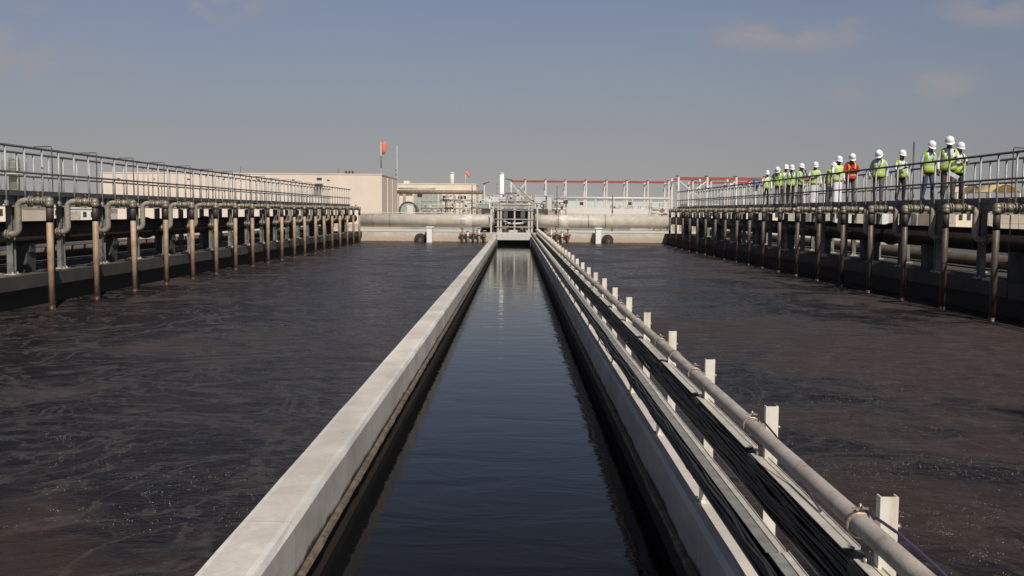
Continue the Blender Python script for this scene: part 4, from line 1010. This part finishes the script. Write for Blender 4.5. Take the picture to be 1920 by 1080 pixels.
# ------------------------------------------------------------------ people
DZ = E + 0.362
def skin_mesh(verts, edges, radii, root):
    me = bpy.data.meshes.new('tmp'); me.from_pydata(verts, edges, [])
    o = bpy.data.objects.new('tmp', me); col.objects.link(o)
    md = o.modifiers.new('skin', 'SKIN'); md.use_smooth_shade = True
    for i, r in enumerate(radii):
        me.skin_vertices[0].data[i].radius = r if isinstance(r, tuple) else (r, r)
        me.skin_vertices[0].data[i].use_root = (i == root)
    sd = o.modifiers.new('sub', 'SUBSURF'); sd.levels = 1; sd.render_levels = 1
    bpy.context.view_layer.update()
    dg = bpy.context.evaluated_depsgraph_get(); ev = o.evaluated_get(dg); m2 = ev.to_mesh()
    vs = [v.co.copy() for v in m2.vertices]; fs = [list(p.vertices) for p in m2.polygons]
    ev.to_mesh_clear(); bpy.data.objects.remove(o); bpy.data.meshes.remove(me)
    return vs, fs
def segdist(p, a, b):
    ab = b - a; t = max(0, min(1, (p - a).dot(ab) / max(1e-9, ab.length_squared))); return (p - (a + ab * t)).length
ARMS = dict(
    down=((0.245, 0.02, 1.13), (0.25, -0.06, 0.89), (0.245, -0.1, 0.81)),
    rail=((0.26, -0.1, 1.17), (0.19, -0.31, 1.12), (0.17, -0.385, 1.115)),
    cross=((0.26, -0.08, 1.14), (0.05, -0.21, 1.17), (-0.04, -0.215, 1.19)),
    phone=((0.24, -0.06, 1.12), (0.12, -0.28, 1.17), (0.08, -0.35, 1.2)),
    face=((0.27, -0.17, 1.2), (0.1, -0.23, 1.38), (0.06, -0.22, 1.46)),
    behind=((0.26, 0.1, 1.14), (0.12, 0.17, 0.98), (0.04, 0.19, 0.96)),
    walk=((0.25, 0.09, 1.14), (0.26, 0.0, 0.91), (0.255, -0.05, 0.83)),
)
def person(px, py_hat, Xw, yaw, label, shirt, trousers, vest='lime', tape='silver', arms=('down', 'down'), lean=25, stride=0.0, robe=False, sleeves='long', skin='skin', open_v=1.0, tie=False, bend=0.0, hat_turn=0):
    off = atx(px, py_hat, Xw)
    Hh = off.z - DZ                         # hat top above deck
    S = Hh / 1.80
    skm, shm, trm = M[skin], M[shirt], M[trousers]
    bd = math.sin(R(bend))
    V = []; Ed = []; Rd = []; tags = []
    def node(co, r, par=None, t=None):
        V.append(Vector(co)); Rd.append(r)
        if par is not None: Ed.append((par, len(V) - 1)); tags.append(t)
        return len(V) - 1
    up = lambda z: -max(0, z - 0.95) * bd      # forward shift of the torso
    pel = node((0, 0, 0.95), (0.145, 0.105))
    wai = node((0, up(1.1), 1.10), (0.135, 0.1), pel, shm)
    che = node((0, up(1.28) - 0.01, 1.27), (0.15, 0.115), wai, shm)
    uch = node((0, up(1.4), 1.39), (0.12, 0.09), che, shm)
    nec = node((0, up(1.49) - 0.005, 1.49), (0.055, 0.057), uch, skm)
    la = R(lean); nb = V[nec]
    def hd(y, z): return nb + Vector((0, y * math.cos(la) - z * math.sin(la), z * math.cos(la) + y * math.sin(la)))
    h1 = node(hd(-0.03, 0.075), (0.062, 0.07), nec, skm)
    h2 = node(hd(-0.02, 0.155), (0.076, 0.092), h1, skm)
    h3 = node(hd(-0.005, 0.225), (0.06, 0.072), h2, skm)
    hands = []
    for sg, pose in ((-1, arms[0]), (1, arms[1])):
        e_, w_, hnd = ARMS[pose]
        f = lambda c: (sg * c[0], c[1] + up(c[2]), c[2])
        sh = node(f((0.175, 0.0, 1.395)), 0.062, uch, shm)
        el = node(f(e_), 0.046, sh, shm)
        wr = node(f(w_), 0.033 if sleeves == 'short' else 0.038, el, skm if sleeves == 'short' else shm)
        ha = node(f(hnd), (0.04, 0.022), wr, skm)
        hands.append((V[wr].copy(), V[ha].copy(), sg))
    for sg in (-1, 1):
        st = stride * sg
        hp = node((sg * 0.09, 0, 0.87), 0.096, pel, trm)
        kn = node((sg * 0.1, -0.02 - st * 0.5 - abs(st) * 0.15, 0.49), 0.072, hp, trm)
        an = node((sg * 0.1, 0.03 - st, 0.085 + (0.03 if st < 0 else 0)), 0.056, kn, trm)
        node((sg * 0.118, -0.14 - st, 0.04), (0.045, 0.035), an, M['shoe'])
    vs, fs = skin_mesh([tuple(v) for v in V], Ed, Rd, pel)
    b = MB()
    bym = {}
    for f in fs:
        c = sum((vs[i] for i in f), Vector()) / len(f)
        k = min(range(len(Ed)), key=lambda q: segdist(c, V[Ed[q][0]], V[Ed[q][1]]) - 0.4 * (Rd[Ed[q][1]] if not isinstance(Rd[Ed[q][1]], tuple) else Rd[Ed[q][1]][0]))
        m = tags[k]
        if c.z < 0.97 and m is shm and abs(c.x) < 0.16 and abs(c.y) < 0.14: m = trm
        bym.setdefault(m, []).append(f)
    k0 = len(b.v); b.v += vs
    for m, ff in bym.items():
        i = b.mi(m)
        for f in ff: b.f.append(f); b.m.append(i); b.sm.append(True)
    # fingers
    for wr, ha, sg in hands:
        d = (ha - wr).normalized(); sd = d.cross(Vector((0, 1, 0.3))).normalized(); nrm = d.cross(sd).normalized()
        tip = ha + d * 0.015
        for j, (o_, L) in enumerate(((-0.027, 0.06), (-0.009, 0.075), (0.009, 0.072), (0.026, 0.058))):
            s0 = tip + sd * o_; s1 = s0 + d * L * 0.5 + nrm * 0.008; s2 = s1 + d * L * 0.35 + nrm * 0.03
            b.tube([s0 - d * 0.02, s1, s2], [0.0095, 0.009, 0.007], skm, 6)
        s0 = ha - d * 0.02 + sd * 0.034 * -sg; b.tube([s0 - sd * 0.02 * -sg, s0 + d * 0.03 + sd * 0.02 * -sg, s0 + d * 0.06 + sd * 0.02 * -sg + nrm * 0.012], [0.012, 0.011, 0.008], skm, 6)
    # face
    hr = Matrix.Rotation(la, 3, 'X')
    def fp(x, y, z): v = hd(y, z); return Vector((x, v.y, v.z))
    b.ball(fp(0, -0.122, 0.115), (0.014, 0.02, 0.024), skm, 8, 5, hr)
    for x in (-0.032, 0.032): b.ball(fp(x, -0.106, 0.14), (0.012, 0.008, 0.007), M['eye'], 8, 4, hr); b.ball(fp(x * 2.45, -0.01, 0.125), (0.012, 0.022, 0.034), skm, 8, 5, hr)
    b.ball(fp(0, -0.108, 0.078), (0.025, 0.008, 0.006), M['lip'], 8, 4, hr)
    b.ball(fp(0, -0.09, 0.052), (0.035, 0.03, 0.03), skm, 8, 5, hr)
    base_z = DZ
    o = b.build('person'); o.location = (off.x, off.y, base_z); o.rotation_euler = (R(random.uniform(-1, 3)), R(random.uniform(-2, 2)), R(yaw + random.uniform(-14, 14))); o.scale = (S * random.uniform(0.98, 1.1), S * random.uniform(1.0, 1.12), S)
    tag(o, label, 'person', 'visitors in white hard hats on the walkway')
    # hair
    h = MB(); h.ball(fp(0, 0.012, 0.165), (0.084, 0.098, 0.085), M['hair'], 12, 8, hr)
    h.build('hair', o)
    # helmet
    h = MB(); n = 18; vs2 = []; fs2 = []; prof = [(1.0, 0.0), (0.97, 0.05), (0.86, 0.095), (0.64, 0.128), (0.34, 0.146), (0.0, 0.152)]
    for (rr, z) in prof:
        for j in range(n):
            an = 2 * math.pi * j / n; ridge = 1.06 if abs(math.sin(an)) > 0.97 else 1.0
            vs2.append(fp(0.11 * rr * math.cos(an), 0.003 + 0.134 * rr * math.sin(an) , 0.185 + z * (1.04 if abs(math.cos(an)) < 0.2 else 1.0)))
    for i in range(len(prof) - 1):
        for j in range(n): fs2.append((i * n + j, i * n + (j + 1) % n, (i + 1) * n + (j + 1) % n, (i + 1) * n + j))
    h.add(vs2, fs2, M['helmet'], True)
    vs2 = []; fs2 = []
    for z, sc_ in ((0.186, 0.9), (0.186, 1.0), (0.178, 1.14), (0.172, 1.14), (0.178, 0.9)):
        for j in range(n):
            an = 2 * math.pi * j / n; k = sc_ if sc_ < 1.05 else (1.1 + 0.3 * max(0, -math.sin(an)) ** 2)
            vs2.append(fp(0.11 * min(k, 1.16) * math.cos(an), 0.003 + 0.134 * k * math.sin(an), z - (0.012 * max(0, -math.sin(an)) if sc_ > 1.05 else 0)))
    for i in range(4):
        for j in range(n): fs2.append((i * n + j, i * n + (j + 1) % n, (i + 1) * n + (j + 1) % n, (i + 1) * n + j))
    h.add(vs2, fs2, M['helmet'], True)
    h.build('hard_hat', o)
    # vest
    vm = M[vest]; n = 28; st = M[tape]; v = MB(); vs3 = []; 
    rings = [(0.86, 0.188, 0.155), (0.95, 0.186, 0.152), (1.0, 0.184, 0.15), (1.06, 0.182, 0.15), (1.15, 0.182, 0.152), (1.2, 0.184, 0.153), (1.26, 0.19, 0.154), (1.34, 0.2, 0.15), (1.4, 0.2, 0.136), (1.445, 0.168, 0.112), (1.475, 0.11, 0.088)]
    for (z, rx, ry) in rings:
        for j in range(n):
            an = 2 * math.pi * j / n; wv = 1 + 0.025 * math.sin(5 * an + z * 9)
            vs3.append((rx * wv * math.cos(an), ry * wv * math.sin(an) + up(z), z))
    groups = {}
    for i in range(len(rings) - 1):
        zc = (rings[i][0] + rings[i + 1][0]) / 2
        for j in range(n):
            an = 2 * math.pi * (j + 0.5) / n; front = math.sin(an) < 0
            xc = abs(math.cos(an))
            lim = open_v * max(0, (zc - 1.12) / 0.33) * 0.5 
            if front and xc < lim: continue
            mm = vm
            if i == 2: mm = st
            elif front and 0.5 < xc < 0.66 and zc > 1.06: mm = st
            elif (not front) and 0.5 < xc < 0.66 and zc > 1.06: mm = st
            groups.setdefault(mm, []).append((i * n + j, i * n + (j + 1) % n, (i + 1) * n + (j + 1) % n, (i + 1) * n + j))
    for mm, ff in groups.items(): v.add(vs3, ff, mm, True)
    vo = v.build('safety_vest', o)
    so = vo.modifiers.new('thick', 'SOLIDIFY'); so.thickness = 0.008; so.offset = 1
    if tie:
        q = MB(); q.prism([(-0.02, 1.46), (0.02, 1.46), (0.012, 1.42), (0.034, 1.1), (0, 1.06), (-0.034, 1.1), (-0.012, 1.42)], -0.145 + up(1.3), -0.125 + up(1.3), M['tie']); q.build('tie', o)
    if robe:
        q = MB(); vs4 = []; rr = [(0.09, 0.165, 0.13), (0.3, 0.165, 0.135), (0.6, 0.17, 0.14), (0.9, 0.178, 0.142), (1.1, 0.165, 0.132), (1.3, 0.175, 0.132)]
        for (z, rx, ry) in rr:
            for j in range(n):
                an = 2 * math.pi * j / n; wv = 1 + (0.05 * (1.2 - z)) * math.sin(7 * an); vs4.append((rx * wv * math.cos(an), ry * wv * math.sin(an) + up(z), z))
        q.add(vs4, [(i * n + j, i * n + (j + 1) % n, (i + 1) * n + (j + 1) % n, (i + 1) * n + j) for i in range(len(rr) - 1) for j in range(n)], M['thobe'], True)
        q.build('robe', o)
    return o, S
X1, X2 = PR + 1.35, PR + 1.85
person(1437, 320, X1, -15, 'person in white shirt, lime vest and black trousers, farthest left of the group', 'white_shirt', 'black_cloth', arms=('rail', 'down'), lean=14, open_v=1.5)
person(1459, 311, X1, -35, 'person bowing head, green shirt, lime vest and grey trousers, second from left', 'green_shirt', 'grey_cloth', arms=('rail', 'down'), lean=50, bend=8)
person(1474, 309, X2, -20, 'person half hidden behind the next man, white shirt, dark brown trousers', 'white_shirt', 'brown_cloth', lean=12)
person(1483, 309, X1, -8, 'person in lime vest and black trousers standing before the half hidden one', 'pale_blue_shirt', 'black_cloth', lean=22, tie=True)
person(1501, 307, X1, 20, 'person raising one hand to the chest, teal shirt and dark grey trousers', 'teal_shirt', 'grey_cloth', arms=('phone', 'face'), lean=15, sleeves='short')
person(1527, 304, X1, 0, 'person in white robe and lime vest with very dark beard, hands in front', 'white_shirt', 'thobe', vest='limepale', arms=('cross', 'down'), lean=20, robe=True, skin='skin_dark', open_v=0.2)
person(1554, 303, X1, 35, 'person in dark shirt, lime vest and grey trousers, turned toward the white robed man', 'dark_shirt', 'grey_cloth', arms=('down', 'rail'), lean=32, bend=8)
person(1571, 293, X2 - 0.2, 8, 'tall person in white robe with pale lime vest beside the red shirted one', 'white_shirt', 'thobe', vest='limepale', arms=('rail', 'down'), lean=20, robe=True, skin='skin_dark', open_v=0.2)
person(1597, 287, X1, 5, 'person in red shirt and amber vest with folded arms, grey trousers', 'red_shirt', 'grey_cloth', vest='redvest', tape='amber', arms=('cross', 'cross'), lean=38, skin='skin_dark', bend=3)
person(1649, 280, X1 + 0.1, -30, 'person in pale blue shirt, lime vest and grey trousers, walking with head down', 'pale_blue_shirt', 'grey_cloth', arms=('walk', 'down'), lean=42, stride=0.14, skin='skin_dark')
_, s1 = person(1691, 282, X1 + 0.1, 12, 'person in white shirt, lime vest and black trousers holding a tablet', 'white_shirt', 'black_cloth', arms=('phone', 'down'), lean=16, stride=0.05, open_v=1.4)
person(1743, 264, X1, -4, 'person in lime vest over blue shirt with blue jeans, arms hanging', 'pale_blue_shirt', 'jeans', arms=('down', 'down'), lean=30, stride=0.1, sleeves='short', skin='skin', open_v=0.9, hat_turn=0)
_, s2 = person(1781, 256, X1, -12, 'tall person in shirt, dark blue tie and lime vest, holding white papers', 'white_shirt', 'brown_cloth', arms=('down', 'phone'), lean=26, stride=0.12, skin='skin_dark', open_v=1.5, tie=True)
person(1797, 267, X2, 8, 'person in white long sleeves and lime vest at right behind the man with tie', 'white_shirt', 'black_cloth', arms=('cross', 'phone'), lean=22, stride=0.06)
# held things
A = atx(1787, 328, X1 - 0.36)
q = MB(); q.box((0, 0, 0), (0.34, 0.012, 0.1), M['paper'], rot=Matrix.Rotation(R(28), 3, 'Y') @ Matrix.Rotation(R(20), 3, 'X')); q.box((0.01, 0.014, -0.006), (0.32, 0.008, 0.1), M['paper'], rot=Matrix.Rotation(R(31), 3, 'Y') @ Matrix.Rotation(R(20), 3, 'X'))
tag(q.build('paper_roll', None, A), 'folded white papers held by the tall man with the tie', 'papers')
A = atx(1687, 322, X1 - 0.25)
q = MB(); q.box((0, 0, 0), (0.2, 0.014, 0.14), M['black'], rot=Matrix.Rotation(R(-50), 3, 'X')); q.box((0, 0.004, -0.01), (0.21, 0.008, 0.15), M['dark_steel'], rot=Matrix.Rotation(R(-50), 3, 'X'))
tag(q.build('tablet', None, A), 'dark tablet held by the man in white shirt near the thin pole', 'tablet')

# ------------------------------------------------------------------ light, sky
AZ, EL = 19.0, 47.0
sv = Vector((math.sin(R(AZ)) * math.cos(R(EL)), -math.cos(R(AZ)) * math.cos(R(EL)), math.sin(R(EL))))
sd = bpy.data.lights.new('sun', 'SUN'); so = bpy.data.objects.new('sun', sd); col.objects.link(so)
sd.energy = 4.6; sd.angle = R(0.5); sd.color = (1.0, 0.915, 0.80)
so.rotation_euler = (-sv).to_track_quat('-Z', 'Y').to_euler(); so.location = (20, -40, 40)
wd = bpy.data.worlds.new('World'); sc.world = wd; wd.use_nodes = True
nt = NT(wd.node_tree); bg = wd.node_tree.nodes['Background']
sky = nt.new('ShaderNodeTexSky', sky_type='NISHITA'); sky.sun_disc = False
sky.sun_elevation = R(EL); sky.sun_rotation = R(180 - AZ); sky.air_density = 1.0; sky.dust_density = 3.5; sky.ozone_density = 1.2; sky.altitude = 10
tc = nt.new('ShaderNodeTexCoord'); sx = nt.new('ShaderNodeSeparateXYZ'); nt.l.new(tc.outputs['Generated'], sx.inputs[0])
zz = nt.math('MAXIMUM', sx.outputs[2], 0.0)
STR = 0.1
skyc = nt.mix(1.0, sky.outputs[0], (0.44, 0.57, 0.80, 1), 'MULTIPLY')
skyc = nt.mix(nt.math('MULTIPLY', nt.step(zz, 0.19, 0.45), 0.62), skyc, (0.2, 0.14, 0.1, 1))
# dusty air low over the desert
f = nt.math('EXPONENT', nt.math('MULTIPLY', zz, -5.2))
n0 = nt.noise(tc.outputs['Generated'], 2.2, 3)
f = nt.math('MULTIPLY', f, nt.math('ADD', 0.86, nt.math('MULTIPLY', n0, 0.22)), clamp=True)
xx = nt.math('ADD', nt.math('MULTIPLY', nt.step(sx.outputs[0], 0.05, 0.55), 0.3), nt.math('MULTIPLY', nt.step(sx.outputs[0], -0.15, -0.6), 0.12))
f = nt.math('MULTIPLY', f, nt.math('SUBTRACT', 1.0, nt.math('MULTIPLY', xx, 0.8)))
skyc = nt.mix(nt.math('MULTIPLY', xx, 0.5), skyc, (0.5, 0.6, 0.9, 1))
skyc = nt.mix(f, skyc, (4.1, 3.97, 3.86, 1))
# thin clouds at fixed sky directions
yy = nt.math('MAXIMUM', sx.outputs[1], 0.05)
u = nt.math('DIVIDE', sx.outputs[0], yy); v_ = nt.math('DIVIDE', sx.outputs[2], yy)
cn = nt.new('ShaderNodeCombineXYZ'); nt.put(cn.inputs[0], u); nt.put(cn.inputs[1], nt.math('MULTIPLY', v_, 2.6))
cl = nt.noise(cn.outputs[0], 11, 6, 0.6, 0.4)
tot = None
for (px, py, wx, wy, amp) in ((1500, 68, 0.055, 0.014, 0.55), (1385, 66, 0.03, 0.013, 0.45), (1590, 48, 0.015, 0.01, 0.3), (1860, 20, 0.05, 0.016, 0.5), (1765, 155, 0.04, 0.016, 0.45), (1600, 175, 0.09, 0.012, 0.25), (370, 8, 0.075, 0.016, 0.6), (15, 42, 0.05, 0.018, 0.5), (20, 105, 0.05, 0.022, 0.5), (110, 130, 0.07, 0.02, 0.3)):
    d = ray(px, py); cu, cv = d.x / d.y, d.z / d.y
    a = nt.math('DIVIDE', nt.math('SUBTRACT', u, cu), wx); b_ = nt.math('DIVIDE', nt.math('SUBTRACT', v_, cv), wy)
    rr = nt.math('ADD', nt.math('MULTIPLY', a, a), nt.math('MULTIPLY', b_, b_))
    k = nt.math('MULTIPLY', nt.math('EXPONENT', nt.math('MULTIPLY', rr, -1.0)), amp)
    tot = k if tot is None else nt.math('ADD', tot, k)
tot = nt.math('MULTIPLY', nt.math('MULTIPLY', tot, 1.35), nt.step(cl, 0.36, 0.62), clamp=True)
skyc = nt.mix(tot, skyc, (3.3, 3.1, 3.1, 1))
nt.put(bg.inputs['Color'], skyc); bg.inputs['Strength'].default_value = STR

sc.view_settings.view_transform = 'Standard'; sc.view_settings.look = 'None'; sc.view_settings.exposure = 0.0; sc.view_settings.gamma = 1.0
sc.render.engine = 'CYCLES'; sc.cycles.use_denoising = True
sc.render.resolution_x = 1024; sc.render.resolution_y = 576
